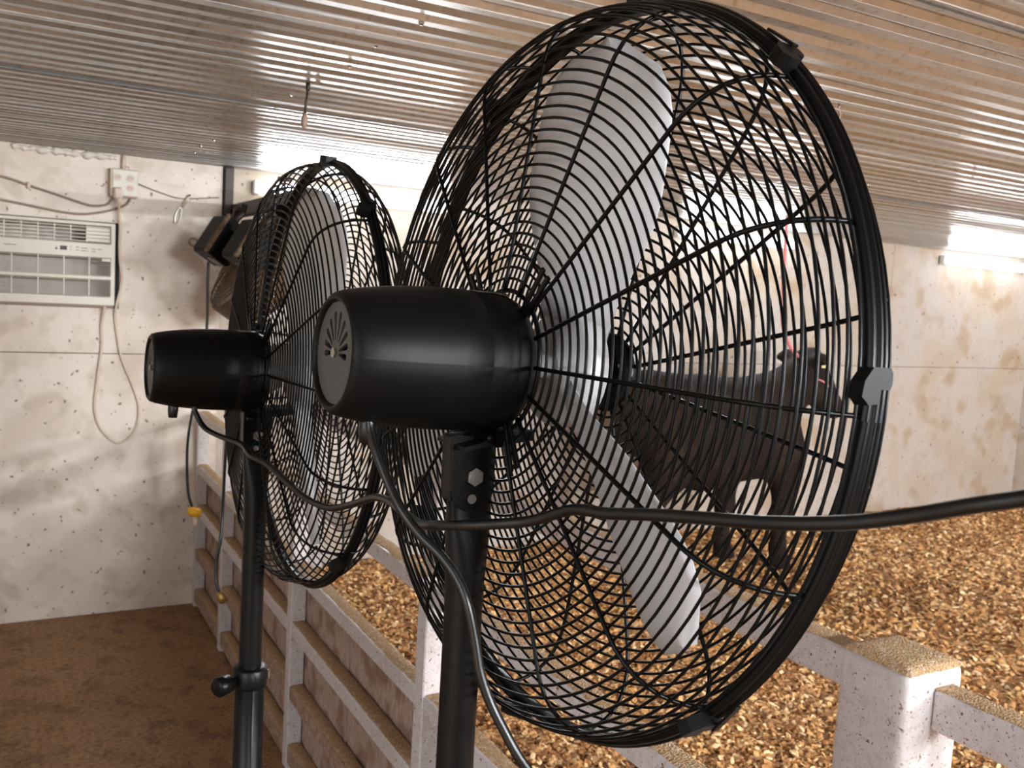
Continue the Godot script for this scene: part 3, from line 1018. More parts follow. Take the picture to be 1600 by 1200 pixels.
func make_cords() -> void:
	part_cord(far_fan, "power_cord", PackedVector3Array([Vector3(0.302, 1.423, -1.683), Vector3(0.305, 1.404, -1.679), Vector3(0.317, 1.380, -1.658), Vector3(0.334, 1.373, -1.602), Vector3(0.351, 1.373, -1.523), Vector3(0.350, 1.367, -1.454), Vector3(0.365, 1.361, -1.399), Vector3(0.377, 1.347, -1.333), Vector3(0.387, 1.337, -1.268), Vector3(0.396, 1.341, -1.194), Vector3(0.403, 1.362, -1.124), Vector3(0.400, 1.391, -1.037), Vector3(0.390, 1.404, -0.963), Vector3(0.373, 1.412, -0.881), Vector3(0.360, 1.419, -0.809), Vector3(0.354, 1.437, -0.733), Vector3(0.376, 1.448, -0.688), Vector3(0.395, 1.458, -0.655), Vector3(0.404, 1.475, -0.617), Vector3(0.405, 1.481, -0.595), Vector3(0.411, 1.484, -0.569), Vector3(0.418, 1.492, -0.531), Vector3(0.427, 1.499, -0.492), Vector3(0.438, 1.510, -0.429), Vector3(0.450, 1.522, -0.378), Vector3(0.458, 1.535, -0.340), Vector3(0.462, 1.549, -0.305), Vector3(0.468, 1.561, -0.274), Vector3(0.471, 1.579, -0.235), Vector3(0.478, 1.60, -0.08), Vector3(0.49, 1.59, 0.25), Vector3(0.52, 1.50, 0.8), Vector3(0.56, 1.15, 1.35), Vector3(0.60, 0.55, 1.75), Vector3(0.62, 0.10, 1.95), Vector3(0.63, 0.008, 2.15), Vector3(0.60, 0.006, 2.6)]), 0.0048, M.rubber_black, "black power cord running from the farther fan across the photo to the right edge")
	part_cord(near_fan, "power_cord", PackedVector3Array([Vector3(0.317, 1.520, -0.845), Vector3(0.318, 1.507, -0.842), Vector3(0.320, 1.486, -0.827), Vector3(0.327, 1.458, -0.808), Vector3(0.334, 1.437, -0.790), Vector3(0.346, 1.418, -0.776), Vector3(0.362, 1.400, -0.759), Vector3(0.373, 1.381, -0.745), Vector3(0.379, 1.360, -0.734), Vector3(0.385, 1.328, -0.727), Vector3(0.389, 1.299, -0.721), Vector3(0.397, 1.273, -0.714), Vector3(0.407, 1.250, -0.705), Vector3(0.421, 1.222, -0.694), Vector3(0.446, 1.186, -0.687), Vector3(0.49, 1.11, -0.69), Vector3(0.53, 0.9, -0.70), Vector3(0.54, 0.4, -0.66), Vector3(0.52, 0.012, -0.50)]), 0.0048, M.rubber_black, "black power cord hanging down from the near fan motor in front of its pole")

# ------------------------------------------------------------------ cow
func field_mesh(bones: Array, cell: float, k: float) -> ArrayMesh:
	# smooth union of tapered capsules, meshed as surface nets
	var lo := Vector3.ONE * 1e9
	var hi := -lo
	for b in bones:
		var r := maxf(b[1], b[3])
		for p in [b[0], b[2]]:
			lo = lo.min(p - Vector3.ONE * (r + 0.06)); hi = hi.max(p + Vector3.ONE * (r + 0.06))
	var n := Vector3i(((hi - lo) / cell).ceil()) + Vector3i(2, 2, 2)
	var acc := PackedFloat32Array()
	acc.resize(n.x * n.y * n.z)
	for b in bones:
		var A: Vector3 = b[0]; var B: Vector3 = b[2]
		var ra: float = b[1]; var rb: float = b[3]
		var m := maxf(ra, rb) + 5.0 * cell
		var l := Vector3i(((A.min(B) - Vector3.ONE * m - lo) / cell).floor()).clamp(Vector3i.ZERO, n - Vector3i.ONE)
		var h := Vector3i(((A.max(B) + Vector3.ONE * m - lo) / cell).ceil()).clamp(Vector3i.ZERO, n - Vector3i.ONE)
		var ab := B - A
		var inv := 1.0 / maxf(ab.length_squared(), 1e-9)
		for z in range(l.z, h.z + 1):
			for y in range(l.y, h.y + 1):
				var row := (z * n.y + y) * n.x
				for x in range(l.x, h.x + 1):
					var p := lo + Vector3(x, y, z) * cell
					var t := clampf((p - A).dot(ab) * inv, 0.0, 1.0)
					var d := p.distance_to(A + ab * t) - lerpf(ra, rb, t)
					acc[row + x] += exp(-k * d)
	var val := func(i: int) -> float: return acc[i] - 1.0      # inside where positive
	var verts := {}
	var offs := [0, 1, n.x, n.x + 1, n.x * n.y, n.x * n.y + 1, n.x * n.y + n.x, n.x * n.y + n.x + 1]
	var edges := [[0, 1], [2, 3], [4, 5], [6, 7], [0, 2], [1, 3], [4, 6], [5, 7], [0, 4], [1, 5], [2, 6], [3, 7]]
	for z in n.z - 1:
		for y in n.y - 1:
			for x in n.x - 1:
				var i := (z * n.y + y) * n.x + x
				var mask := 0
				for c in 8:
					if acc[i + offs[c]] > 1.0: mask |= 1 << c
				if mask == 0 or mask == 255: continue
				var s := Vector3.ZERO
				var cnt := 0
				for e in edges:
					var va := acc[i + offs[e[0]]]; var vb := acc[i + offs[e[1]]]
					if (va > 1.0) == (vb > 1.0): continue
					var la := log(maxf(va, 1e-9)); var lb := log(maxf(vb, 1e-9))
					var t := clampf(la / (la - lb), 0.0, 1.0)
					var pa := Vector3(e[0] & 1, (e[0] >> 1) & 1, e[0] >> 2)
					var pb := Vector3(e[1] & 1, (e[1] >> 1) & 1, e[1] >> 2)
					s += pa.lerp(pb, t)
					cnt += 1
				verts[i] = lo + (Vector3(x, y, z) + s / cnt) * cell
	var st := begin(true)
	var step := [1, n.x, n.x * n.y]
	for i in verts:
		for axis in 3:
			var j: int = i + step[axis]
			var ina := acc[i] > 1.0
			if j >= acc.size() or ina == (acc[j] > 1.0): continue
			var u: int = step[(axis + 1) % 3]; var v: int = step[(axis + 2) % 3]
			if not (verts.has(i - u) and verts.has(i - v) and verts.has(i - u - v)): continue
			var out := Vector3.ZERO
			out[axis] = 1.0 if ina else -1.0
			quad(st, verts[i], verts[i - u], verts[i - u - v], verts[i - v], out)
	return done(st)

func make_cow() -> void:
	var o := Vector3(3.55, BED_Y, -3.95)
	var t := base("cow", o, "dark brown cow standing in the bedding beyond the fans, head to the right", "cow")
	var P := func(x: float, y: float, z: float) -> Vector3: return Vector3(x, y, z) - Vector3(3.55, BED_Y, 0)
	var b := []
	# trunk: spine line above, belly line below
	b.append([P.call(3.08, 1.12, 0), 0.15, P.call(3.45, 1.08, 0), 0.155])
	b.append([P.call(3.45, 1.08, 0), 0.155, P.call(3.88, 1.10, 0), 0.14])
	b.append([P.call(3.10, 0.98, 0), 0.20, P.call(3.45, 0.86, 0), 0.25])
	b.append([P.call(3.45, 0.86, 0), 0.25, P.call(3.85, 0.88, 0), 0.235])
	b.append([P.call(3.85, 0.92, 0), 0.22, P.call(4.02, 0.88, 0), 0.14])
	for s in [-1.0, 1.0]:
		b.append([P.call(3.06, 1.18, s * 0.10), 0.07, P.call(3.16, 1.19, s * 0.13), 0.07])       # hips
		b.append([P.call(3.92, 1.08, s * 0.10), 0.10, P.call(3.98, 0.82, s * 0.15), 0.10])       # shoulders
	# neck, head
	b.append([P.call(3.92, 1.10, 0), 0.15, P.call(4.10, 1.20, 0.02), 0.115])
	b.append([P.call(3.98, 0.98, 0), 0.13, P.call(4.12, 1.14, 0.02), 0.10])
	b.append([P.call(4.12, 1.22, 0.02), 0.10, P.call(4.24, 1.26, 0.03), 0.09])
	b.append([P.call(4.22, 1.30, 0.03), 0.075, P.call(4.32, 1.18, 0.04), 0.075])
	b.append([P.call(4.24, 1.20, 0.03), 0.085, P.call(4.33, 1.12, 0.04), 0.065])
	b.append([P.call(4.32, 1.18, 0.04), 0.06, P.call(4.43, 1.075, 0.05), 0.05])
	b.append([P.call(4.41, 1.075, 0.05), 0.052, P.call(4.445, 1.05, 0.05), 0.05])
	for s in [-1.0, 1.0]:
		b.append([P.call(4.19, 1.33, 0.03 + s * 0.06), 0.03, P.call(4.17, 1.36, 0.03 + s * 0.13), 0.026])
		b.append([P.call(4.17, 1.36, 0.03 + s * 0.13), 0.026, P.call(4.15, 1.35, 0.03 + s * 0.18), 0.012])
		b.append([P.call(4.22, 1.36, 0.03 + s * 0.02), 0.035, P.call(4.24, 1.375, 0.03), 0.03])
	# legs: [x of the hip, shifts, side]
	for L in [[3.06, 0.13, 0.0], [3.10, -0.13, 0.14]]:
		var x: float = L[0] + L[2]; var z: float = L[1]
		b.append([P.call(3.12, 1.0, z * 0.9), 0.13, P.call(x + 0.07, 0.74, z * 1.15), 0.105])
		b.append([P.call(x + 0.07, 0.74, z * 1.15), 0.09, P.call(x - 0.05, 0.50, z), 0.05])
		b.append([P.call(x - 0.05, 0.50, z), 0.047, P.call(x - 0.02, 0.26, z), 0.036])
		b.append([P.call(x - 0.02, 0.26, z), 0.036, P.call(x + 0.03, 0.16, z), 0.046])
		b.append([P.call(x + 0.03, 0.15, z), 0.046, P.call(x + 0.05, 0.13, z), 0.044])
	for L in [[3.99, 0.13, 0.0], [3.95, -0.13, -0.16]]:
		var x: float = L[0] + L[2]; var z: float = L[1]
		b.append([P.call(3.96, 0.82, z), 0.10, P.call(x, 0.66, z), 0.075])
		b.append([P.call(x, 0.66, z), 0.07, P.call(x + 0.01, 0.44, z), 0.05])
		b.append([P.call(x + 0.01, 0.44, z), 0.047, P.call(x, 0.25, z), 0.036])
		b.append([P.call(x, 0.25, z), 0.036, P.call(x + 0.03, 0.15, z), 0.046])
		b.append([P.call(x + 0.03, 0.15, z), 0.046, P.call(x + 0.05, 0.13, z), 0.044])
	# tail
	b.append([P.call(2.95, 1.17, 0), 0.04, P.call(2.90, 0.95, 0), 0.024])
	b.append([P.call(2.90, 0.95, 0), 0.024, P.call(2.90, 0.66, 0.01), 0.02])
	b.append([P.call(2.90, 0.66, 0.01), 0.026, P.call(2.90, 0.48, 0.01), 0.03])
	part(t, "body", field_mesh(b, 0.019, 42.0), M.cow_hide)
	for s in [-1.0, 1.0]:
		var e := SphereMesh.new()
		e.radius = 0.014; e.height = 0.028; e.radial_segments = 12; e.rings = 6
		part(t, "eye", e, M.horn_dark, Transform3D(Basis.IDENTITY, P.call(4.285, 1.245, 0.035 + s * 0.073)))
	part(t, "ear_tag", box_mesh(P.call(4.165, 1.335, 0.03 + 0.165), Vector3(0.035, 0.04, 0.004), 0.001), M.tag_cream)
	# halter: noseband, cheek strap, crown strap
	var ha := base("rope_halter", o + P.call(4.25, 1.2, 0.04), "pink rope halter on the head of the dark cow", "halter")
	var h0: Vector3 = P.call(4.25, 1.2, 0.04)
	var nose := PackedVector3Array(); var crown := PackedVector3Array()
	for k in 24:
		var a := TAU * k / 24
		var c1: Vector3 = P.call(4.365, 1.135, 0.045)
		nose.append(c1 - h0 + (Vector3(0.68, 0.73, 0) * cos(a) + Vector3(0, 0, 1) * sin(a)) * 0.068)
		var c2: Vector3 = P.call(4.155, 1.235, 0.025)
		crown.append(c2 - h0 + (Vector3(-0.15, 0.99, 0) * cos(a) * 0.128 + Vector3(0, 0, 1) * sin(a) * 0.108))
	part(ha, "noseband", tube_mesh(nose, 0.008, 8, true), M.pink_rope)
	part(ha, "crown_strap", tube_mesh(crown, 0.008, 8, true), M.pink_rope)
	for s in [-1.0, 1.0]:
		part(ha, "cheek_strap", tube_mesh(smooth_path(PackedVector3Array([P.call(4.365, 1.135, 0.045 + s * 0.068) - h0, P.call(4.26, 1.22, 0.035 + s * 0.098) - h0, P.call(4.155, 1.25, 0.025 + s * 0.108) - h0])), 0.008, 8), M.pink_rope)
	cord("lead_rope", PackedVector3Array([o + P.call(4.14, 1.365, 0.02), o + P.call(4.06, 1.42, 0.03), o + P.call(3.99, 1.55, 0.02), o + P.call(3.975, 1.8, 0.01), o + P.call(3.97, 2.166, 0.0)]), 0.011, M.pink_rope, "pink rope hanging from the ceiling to the cow's halter", "rope")

# ------------------------------------------------------------------ things on the wall of the aisle
func make_wall_things() -> void:
	make_air_conditioner()
	var zw := AC_WALL_Z
	# outlet box with conduit, plates, sockets and the plug
	var t := base("outlet_box", Vector3(0.5, 2.038, zw), "cream double outlet box high on the wall above the air conditioner", "outlet")
	part(t, "box", box_mesh(Vector3(0, 0, 0.022), Vector3(0.118, 0.128, 0.044), 0.004), M.cable_white)
	part(t, "cover_plate", box_mesh(Vector3(0.004, 0, 0.0465), Vector3(0.106, 0.116, 0.005), 0.002), M.ac_plastic)
	for p in [[0.026, 0.024], [0.026, -0.022], [-0.028, 0.024]]:
		var so := part(t, "socket", prism_mesh(circle_poly(0.016, 20), 0.049, 0.0515), M.cable_white, Transform3D(Basis.IDENTITY, Vector3(p[0], p[1], 0)))
		for s in [-1.0, 1.0]:
			part(so, "slot", box_mesh(Vector3(s * 0.006, 0.002, 0.0516), Vector3(0.0025, 0.008, 0.0008), 0.0002), M.print_gray)
	part(t, "conduit", tube_mesh(PackedVector3Array([Vector3(0.0, 0.064, 0.014), Vector3(0.0, 0.128, 0.012)]), 0.009, 12), M.cable_white)
	var pl := group_part(air_con, "power_plug", Transform3D(Basis.IDENTITY, Vector3(0.473, 2.0, zw + 0.05) - air_con.position))
	part(pl, "plug_body", box_mesh(Vector3(0, -0.012, 0.014), Vector3(0.038, 0.055, 0.026), 0.008), M.cable_white)
	part(pl, "strain_relief", tube_mesh(PackedVector3Array([Vector3(0.002, -0.036, 0.014), Vector3(0.004, -0.062, 0.012)]), [0.012, 0.006], 12), M.cable_white)
	var z := zw + 0.008
	part_cord(air_con, "power_cord", PackedVector3Array([Vector3(0.477, 1.938, zw + 0.062), Vector3(0.483, 1.90, zw + 0.035), Vector3(0.487, 1.84, zw + 0.028), Vector3(0.486, 1.75, zw + 0.03), Vector3(0.490, 1.67, zw + 0.03), Vector3(0.499, 1.61, zw + 0.025), Vector3(0.493, 1.55, zw + 0.02), Vector3(0.478, 1.48, zw + 0.02), Vector3(0.474, 1.42, z), Vector3(0.484, 1.34, z), Vector3(0.506, 1.229, z), Vector3(0.560, 1.09, z), Vector3(0.586, 0.985, z), Vector3(0.566, 0.88, z), Vector3(0.498, 0.827, z), Vector3(0.425, 0.89, z), Vector3(0.393, 0.987, z), Vector3(0.402, 1.13, z), Vector3(0.418, 1.28, z), Vector3(0.416, 1.38, z), Vector3(0.428, 1.472, zw + 0.03)]), 0.0062, M.cable_white, "off-white cord looping down the wall below the air conditioner")
	cord("wall_cable", PackedVector3Array([Vector3(0.45, 1.96, z), Vector3(0.43, 1.936, z), Vector3(0.37, 1.925, z), Vector3(0.308, 1.938, z), Vector3(0.21, 1.965, z), Vector3(0.115, 1.989, z), Vector3(0.004, 2.018, z), Vector3(-0.3, 2.06, z), Vector3(-0.9, 2.1, z)]), 0.0055, M.cable_gray, "upper brown-grey cable running left from the outlet box", "cable", "wall cables")
	cord("wall_cable", PackedVector3Array([Vector3(0.53, 1.974, z), Vector3(0.515, 1.945, z), Vector3(0.47, 1.92, z), Vector3(0.40, 1.897, z), Vector3(0.33, 1.884, z), Vector3(0.256, 1.885, z), Vector3(0.15, 1.898, z), Vector3(0.004, 1.917, z), Vector3(-0.4, 1.96, z), Vector3(-0.9, 1.99, z)]), 0.0055, M.cable_gray, "lower brown-grey cable sagging left just above the air conditioner", "cable", "wall cables")
	var clip := part(self, "cable_clip", box_mesh(Vector3(0.115, 1.989, zw + 0.008), Vector3(0.014, 0.03, 0.02), 0.003), M.cable_white)
	tag(clip, "small white clip holding the upper cable to the wall", "clip")
	cord("wall_wire", PackedVector3Array([Vector3(0.56, 2.045, zw + 0.012), Vector3(0.64, 2.02, zw + 0.006), Vector3(0.735, 1.997, zw + 0.006), Vector3(0.80, 2.0, zw + 0.006), Vector3(0.93, 2.018, zw + 0.006)]), 0.003, M.cable_gray, "thin grey wire stretched from the outlet box to the steel upright", "wire")
	# carabiner hook hanging from a nail
	var hk := base("snap_hook", Vector3(0.77, 1.95, zw), "metal snap hook hanging from a nail on the wall", "hook")
	part(hk, "nail", tube_mesh(PackedVector3Array([Vector3(0.02, 0.062, 0.0), Vector3(0.022, 0.064, 0.03)]), 0.004, 8), M.steel_brown)
	part(hk, "strap", tube_mesh(PackedVector3Array([Vector3(0.024, 0.062, 0.016), Vector3(0.004, 0.032, 0.016), Vector3(-0.012, 0.004, 0.014)]), 0.006, 8), M.cable_white)
	var loop := PackedVector3Array()
	for k in 24:
		var a := TAU * k / 24
		loop.append(Vector3(-0.027 + 0.012 * cos(a) - 0.014 * sin(a) * -0.6, -0.036 + 0.038 * sin(a), 0.013))
	part(hk, "hook_ring", tube_mesh(loop, 0.0035, 8, true), M.chrome)
	# ring hook and strip lower down
	var rh := base("wall_ring", Vector3(0.815, 1.795, zw), "small round hook on the wall left of the black lamps", "hook")
	var c2 := PackedVector3Array()
	for k in 20: c2.append(Vector3(0.018 * cos(TAU * k / 20), 0.018 * sin(TAU * k / 20), 0.008))
	part(rh, "ring", tube_mesh(c2, 0.004, 8, true), M.cable_gray)
	part(rh, "stay", tube_mesh(PackedVector3Array([Vector3(-0.03, -0.03, 0.006), Vector3(0.05, -0.11, 0.006)]), 0.005, 8), M.cable_white)
	# caulk beads along the ceiling edge
	var ck := base("caulk_bead", Vector3(0.25, 2.145, zw), "lumpy white caulk along the top edge of the wall", "caulk")
	var pts := PackedVector3Array(); var rr := []
	var nz := noise(8, 6.0, 3)
	for k in 60:
		var x := -0.2 + 0.42 * k / 59.0
		pts.append(Vector3(x, 0.006 + 0.006 * nz.get_noise_2d(x * 3.0, 2.0), 0.004))
		rr.append(maxf(0.004, 0.012 + 0.012 * nz.get_noise_2d(x * 4.0, 7.0)))
	part(ck, "bead", tube_mesh(pts, rr, 8), M.caulk)

var air_con: Node3D
func make_air_conditioner() -> void:
	var zw := AC_WALL_Z
	var x1 := 0.467; var x0 := -0.24; var y1 := 1.850; var y0 := 1.475
	var t := base("air_conditioner", Vector3((x0 + x1) / 2, y0, zw), "off-white window air conditioner set in the aisle wall", "air conditioner")
	air_con = t
	var o := Vector3(-(x0 + x1) / 2, -y0, 0)
	var H := y1 - y0
	var fz := 0.045   # front face
	var Y := func(f: float) -> float: return y1 - f * H
	var foam := begin(false)
	for q in [[x0 - 0.009, AC_X0 + 0.004, y0 - 0.013, y1 + 0.005], [AC_X1 - 0.004, x1 + 0.021, y0 - 0.013, y1 + 0.005], [AC_X0, AC_X1, y0 - 0.013, AC_Y0 + 0.002], [AC_X0, AC_X1, AC_Y1 - 0.002, y1 + 0.005]]:
		add_box(foam, o + Vector3((q[0] + q[1]) / 2, (q[2] + q[3]) / 2, 0.004), Vector3(q[1] - q[0], q[3] - q[2], 0.008), 0.0)
	part(t, "foam_surround", done(foam), M.foam_green)
	var case_st := begin(false)
	var zb := -0.24
	add_box(case_st, o + Vector3((x0 + x1) / 2, (y0 + y1) / 2, zb), Vector3(AC_X1 - AC_X0, AC_Y1 - AC_Y0, 0.01), 0.0)
	for sx in [AC_X0 + 0.003, AC_X1 - 0.003]:
		add_box(case_st, o + Vector3(sx, (y0 + y1) / 2, zb / 2 + 0.005), Vector3(0.006, AC_Y1 - AC_Y0, -zb + 0.01), 0.0)
	for sy in [AC_Y0 + 0.003, AC_Y1 - 0.003]:
		add_box(case_st, o + Vector3((x0 + x1) / 2, sy, zb / 2 + 0.005), Vector3(AC_X1 - AC_X0, 0.006, -zb + 0.01), 0.0)
	add_box(case_st, o + Vector3((x0 + x1) / 2, Y.call(0.30), zb / 2 + 0.005), Vector3(AC_X1 - AC_X0, 0.006, -zb + 0.01), 0.0)
	part(t, "case", done(case_st), M.ac_plastic)
	# face frame: horizontal bands and the two sides
	for band in [[0.0, 0.04], [0.25, 0.425], [0.64, 0.69], [0.89, 1.0]]:
		part(t, "face_band", box_mesh(o + Vector3((x0 + x1) / 2, (Y.call(band[0]) + Y.call(band[1])) / 2, fz / 2 + 0.006), Vector3(x1 - x0, absf(Y.call(band[1]) - Y.call(band[0])), fz - 0.012), 0.004), M.ac_plastic)
	for x in [x0 + 0.01, x1 - 0.01]:
		part(t, "side_frame", box_mesh(o + Vector3(x, (y0 + y1) / 2, fz / 2 + 0.0055), Vector3(0.02, H - 0.004, fz - 0.0125), 0.004), M.ac_plastic)
	part(t, "bottom_lip", box_mesh(o + Vector3((x0 + x1) / 2, y0 - 0.006, 0.016), Vector3(x1 - x0 - 0.004, 0.012, 0.03), 0.003), M.cable_gray)
	# louvre at the top: five slats, upright dividers, a solid right quarter with ridges
	for k in 5:
		var y: float = Y.call(0.065 + 0.042 * k)
		part(t, "louvre_slat", box_mesh(o + Vector3((x0 + x1) / 2, y, 0.034), Vector3(x1 - x0 - 0.042, 0.0035, 0.014), 0.001, Basis(Vector3.RIGHT, -0.35)), M.ac_plastic)
	var x := x1 - 0.12
	while x > x0 + 0.03:
		part(t, "louvre_divider", box_mesh(o + Vector3(x, (Y.call(0.045) + Y.call(0.245)) / 2, 0.034), Vector3(0.005, H * 0.2, 0.016), 0.001), M.ac_plastic)
		x -= 0.0655
	part(t, "louvre_blank", box_mesh(o + Vector3(x1 - 0.07, (Y.call(0.045) + Y.call(0.245)) / 2, 0.022), Vector3(0.096, H * 0.195, 0.02), 0.002), M.ac_plastic)
	# intake grille, two windows
	for win in [[0.425, 0.64], [0.69, 0.89]]:
		for k in 9:
			var y: float = lerpf(Y.call(win[0]), Y.call(win[1]), (k + 0.5) / 9.0)
			part(t, "grille_slat", box_mesh(o + Vector3((x0 + x1) / 2, y, 0.027), Vector3(x1 - x0 - 0.042, 0.002, 0.018), 0.0005), M.ac_plastic)
		var xx := x1 - 0.108
		while xx > x0 + 0.03:
			part(t, "grille_divider", box_mesh(o + Vector3(xx, (Y.call(win[0]) + Y.call(win[1])) / 2, 0.034), Vector3(0.0055, absf(Y.call(win[1]) - Y.call(win[0])) + 0.002, 0.014), 0.001), M.ac_plastic)
			xx -= 0.1035
	part(t, "maker_plate", box_mesh(o + Vector3(x1 - 0.038, Y.call(0.447), 0.041), Vector3(0.036, 0.014, 0.003), 0.001), M.ac_plastic)
	# flat print on the control band: warning triangle, display window, small lettering
	var pz := fz + 0.0004
	part(t, "warning_mark", prism_mesh(PackedVector2Array([Vector2(-0.006, -0.006), Vector2(0.006, -0.006), Vector2(0.0, 0.008)]), 0.0, 0.0008), M.print_gray, Transform3D(Basis.IDENTITY, o + Vector3(x1 - 0.243, Y.call(0.335), pz - 0.0006)))
	part(t, "display_window", box_mesh(o + Vector3(x1 - 0.214, Y.call(0.328), pz), Vector3(0.028, 0.019, 0.0012), 0.0003), M.print_gray)
	for l in [[-0.185, 0.31, 0.007], [-0.185, 0.345, 0.007], [-0.158, 0.31, 0.014], [-0.158, 0.345, 0.014], [-0.13, 0.318, 0.026], [-0.128, 0.35, 0.03], [-0.09, 0.322, 0.018], [-0.066, 0.322, 0.018], [-0.092, 0.352, 0.016], [-0.425, 0.33, 0.05]]:
		part(t, "print_line", box_mesh(o + Vector3(x1 + l[0], Y.call(l[1]), pz - 0.0003), Vector3(l[2], 0.0035, 0.0008), 0.0002), M.cable_gray)

# ------------------------------------------------------------------ steel upright, arm, lamps, old fan
func make_arm_and_old_fan() -> void:
	var t := base("steel_bracket", Vector3(0.985, 1.9, WALL_Z), "dark steel upright with an arm reaching out over the fence from the back wall", "bracket")
	part(t, "upright", box_mesh(Vector3(-0.012, 0.07, 0.03), Vector3(0.042, 0.39, 0.05), 0.003), M.steel_brown)
	part(t, "arm", box_mesh(Vector3(0.03, 0.06, 0.66), Vector3(0.05, 0.062, 1.22), 0.004), M.steel_brown)
	part(t, "brace", box_mesh(Vector3(-0.0, 0.0, 0.12), Vector3(0.03, 0.03, 0.2), 0.003, Basis(Vector3.RIGHT, -0.7)), M.steel_brown)
	var cl := part(t, "clamp_screw", tube_mesh(PackedVector3Array([Vector3(0.04, 0.09, 0.86), Vector3(0.04, 0.15, 0.86)]), 0.006, 8), M.steel_brown)
	part(cl, "thumb_bar", box_mesh(Vector3(0.04, 0.152, 0.86), Vector3(0.06, 0.016, 0.014), 0.003), M.steel_brown)
	# two box lamps hanging from the arm
	var spots := [[Vector3(0.855, 1.795, -4.20), "black box floodlight nearer the air conditioner wall, hanging under the steel arm"], [Vector3(0.92, 1.775, -3.93), "black box floodlight with a shiny lower edge, nearer the fans under the steel arm"]]
	var lamps := []
	for s in spots:
		var l := base("floodlight", s[0], s[1], "lamp", "floodlights under the arm")
		var b := Basis(Vector3.UP, 0.25) * Basis(Vector3(0, 0, 1), deg_to_rad(-32))
		part(l, "case", box_mesh(Vector3.ZERO, Vector3(0.135, 0.19, 0.14), 0.012, b), M.lamp_black)
		part(l, "top_rim", box_mesh(b * Vector3(-0.06, 0.0, 0.066), Vector3(0.02, 0.196, 0.02), 0.004, b), M.dusty_metal)
		part(l, "lens", box_mesh(b * Vector3(0.02, -0.096, 0.02), Vector3(0.07, 0.006, 0.06), 0.002, b), M.lamp_glass)
		lamps.append(l)
		part(l, "hanger", tube_mesh(PackedVector3Array([b * Vector3(0.0, 0.09, 0.0), Vector3(0.09, 0.125, -0.02), Vector3(0.10, 0.17, -0.02)]), 0.014, 8), M.steel_brown)
	part_cord(lamps[0], "power_cord", PackedVector3Array([Vector3(0.80, 1.70, -4.19), Vector3(0.800, 1.60, -4.2), Vector3(0.805, 1.40, -4.22), Vector3(0.785, 1.20, -4.25), Vector3(0.765, 1.05, -4.27), Vector3(0.730, 0.92, -4.18), Vector3(0.715, 0.80, -4.10), Vector3(0.715, 0.70, -4.05), Vector3(0.728, 0.648, -4.02)]), 0.006, M.rubber_black, "black cord with a yellow plug hanging beside the fence end")
	var y := group_part(lamps[0], "yellow_plug", Transform3D(Basis.IDENTITY, Vector3(0.732, 0.632, -4.01) - lamps[0].position))
	part(y, "plug_body", tube_mesh(PackedVector3Array([Vector3(-0.026, 0.01, 0), Vector3(-0.01, 0.004, 0), Vector3(0.012, -0.003, 0), Vector3(0.026, -0.006, 0)]), [0.012, 0.022, 0.022, 0.018], 14), M.plug_yellow)
	part(y, "prong_cover", tube_mesh(PackedVector3Array([Vector3(0.006, -0.015, 0.0), Vector3(0.008, -0.06, 0.0)]), 0.011, 12), M.cable_white)
	part_cord(lamps[1], "power_cord", PackedVector3Array([Vector3(0.90, 1.68, -3.96), Vector3(0.89, 1.55, -3.95), Vector3(0.87, 1.40, -3.92), Vector3(0.84, 1.28, -3.83), Vector3(0.805, 1.18, -3.74), Vector3(0.785, 1.06, -3.66), Vector3(0.76, 0.93, -3.56), Vector3(0.735, 0.801, -3.46), Vector3(0.722, 0.683, -3.42), Vector3(0.706, 0.588, -3.41), Vector3(0.704, 0.530, -3.40), Vector3(0.713, 0.484, -3.384)]), 0.006, M.rubber_black, "black cord with a brass plug hanging in front of the fence boards")
	var bp := group_part(lamps[1], "brass_plug", Transform3D(Basis.IDENTITY, Vector3(0.717, 0.472, -3.38) - lamps[1].position))
	part(bp, "plug_body", tube_mesh(PackedVector3Array([Vector3(-0.004, 0.014, 0), Vector3(0.006, -0.01, 0), Vector3(0.012, -0.026, 0)]), [0.01, 0.017, 0.015], 12), M.brass)
	# old dusty fan hung from the end of the arm, tipped down into the pen
	var f := base("drum_fan", Vector3(1.10, 1.735, -4.27), "old dust-caked brown fan hanging from the steel arm behind the farther pedestal fan", "fan")
	var ax := Transform3D(Basis(Vector3(0, 0, 1), deg_to_rad(-35)).scaled_local(Vector3(1.0, 1.15, 1.15)), Vector3.ZERO)
	part(f, "shroud", lathe_x(PackedVector2Array([Vector2(-0.07, 0.285), Vector2(-0.075, 0.292), Vector2(-0.07, 0.3), Vector2(0.07, 0.3), Vector2(0.075, 0.292), Vector2(0.07, 0.285), Vector2(-0.07, 0.285)]), 64), M.dusty_metal, ax)
	for side in [-1.0, 1.0]:
		var g := group_part(f, "front_guard" if side > 0 else "rear_guard", ax)
		for k in 16:
			var r := 0.285 - 0.0155 * k
			part(g, "ring_wire", ring_mesh(r, side * (0.08 + 0.05 * sqrt(maxf(0.0, 1.0 - pow(r / 0.29, 2.0)))), 0.0028, 64, 5), M.dusty_metal)
		for k in 10:
			var pts := PackedVector3Array()
			for q in 9:
				var r := lerpf(0.29, 0.04, q / 8.0)
				pts.append(Vector3(side * (0.082 + 0.05 * sqrt(maxf(0.0, 1.0 - pow(r / 0.29, 2.0)))), 0, r))
			part(g, "spoke", tube_mesh(pts, 0.004, 6), M.dusty_metal, Transform3D(Basis(Vector3.RIGHT, TAU * k / 10), Vector3.ZERO))
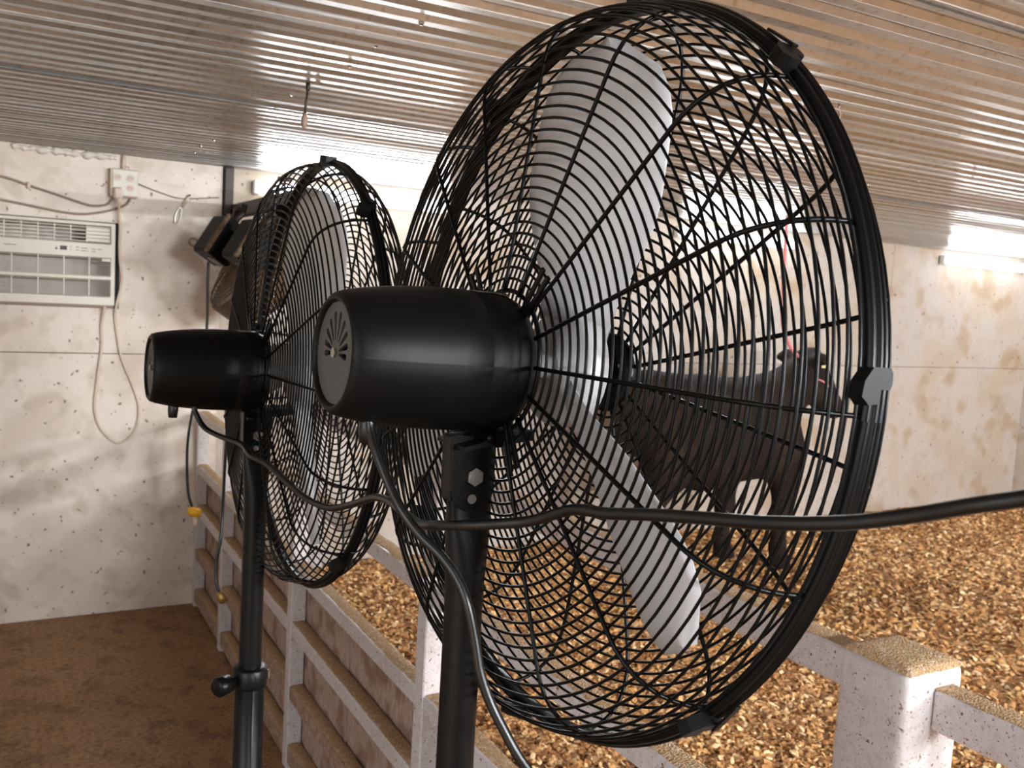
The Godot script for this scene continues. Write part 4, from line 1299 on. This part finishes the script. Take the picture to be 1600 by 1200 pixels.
	part(f, "motor", lathe_x(PackedVector2Array([Vector2(-0.16, 0.0), Vector2(-0.16, 0.06), Vector2(-0.15, 0.07), Vector2(-0.03, 0.07), Vector2(-0.02, 0.06), Vector2(-0.02, 0.0)]), 32), M.dusty_metal, ax)
	for k in 3:
		part(f, "blade", fan_meshes.blade, M.dusty_metal, ax * Transform3D(Basis(Vector3.RIGHT, TAU * k / 3).scaled(Vector3.ONE * 0.76), Vector3(0.02, 0, 0)))
	part(f, "hanger", tube_mesh(PackedVector3Array([ax * Vector3(0.0, 0.295, 0.0), Vector3(0.06, 0.27, 0.0), Vector3(-0.07, 0.225, 0.0)]), 0.016, 10), M.steel_brown)

func make_ceiling_bits() -> void:
	# snap hook on a short chain under the ceiling
	var h := base("hanging_clip", Vector3(0.71, CEIL_Y, -2.473), "small grey clip on a short chain hanging from the ceiling", "hook")
	part(h, "eye_bolt", tube_mesh(PackedVector3Array([Vector3(0.006, 0.002, 0), Vector3(0.006, -0.02, 0)]), 0.006, 8), M.steel_brown)
	part(h, "chain", tube_mesh(PackedVector3Array([Vector3(0.006, -0.018, 0), Vector3(0.001, -0.05, 0), Vector3(0.0, -0.08, 0)]), 0.003, 6), M.steel_brown)
	part(h, "clip", tube_mesh(PackedVector3Array([Vector3(0.0, -0.078, 0), Vector3(0.0, -0.09, 0), Vector3(-0.001, -0.108, 0), Vector3(-0.001, -0.118, 0)]), [0.004, 0.009, 0.008, 0.003], 10), M.cable_gray)
	# open ring screwed into the ceiling over the pen
	var rg := base("ceiling_ring", Vector3(1.835, CEIL_Y, -1.695), "small metal ring screwed into the ceiling beside the large fan", "ring")
	part(rg, "stem", tube_mesh(PackedVector3Array([Vector3(0.014, 0.004, 0), Vector3(0.012, -0.014, 0)]), 0.003, 8), M.cable_gray)
	var loop := PackedVector3Array()
	for k in 20: loop.append(Vector3(0.016 * cos(TAU * k / 20), -0.026 + 0.014 * sin(TAU * k / 20), 0.004 * cos(TAU * k / 20)))
	part(rg, "loop", tube_mesh(loop, 0.0025, 8, true), M.cable_gray)
	# sheet screws in rows under the purlins
	var head := lathe_y(PackedVector2Array([Vector2(0.0, -0.0045), Vector2(0.0035, -0.004), Vector2(0.006, -0.001), Vector2(0.006, 0.002), Vector2(0.0, 0.002)]), 10)
	var ceil_node := get_node("ceiling")
	for x in [-0.35, 0.725, 1.78, 3.1]:
		for k in 13:
			part(ceil_node, "screw", head, M.chrome, Transform3D(Basis.IDENTITY, Vector3(x + 0.01 * sin(k * 2.1), CEIL_Y - 0.002, WALL_Z + 0.004 + 0.015 + 0.225 * k + 0.225)))
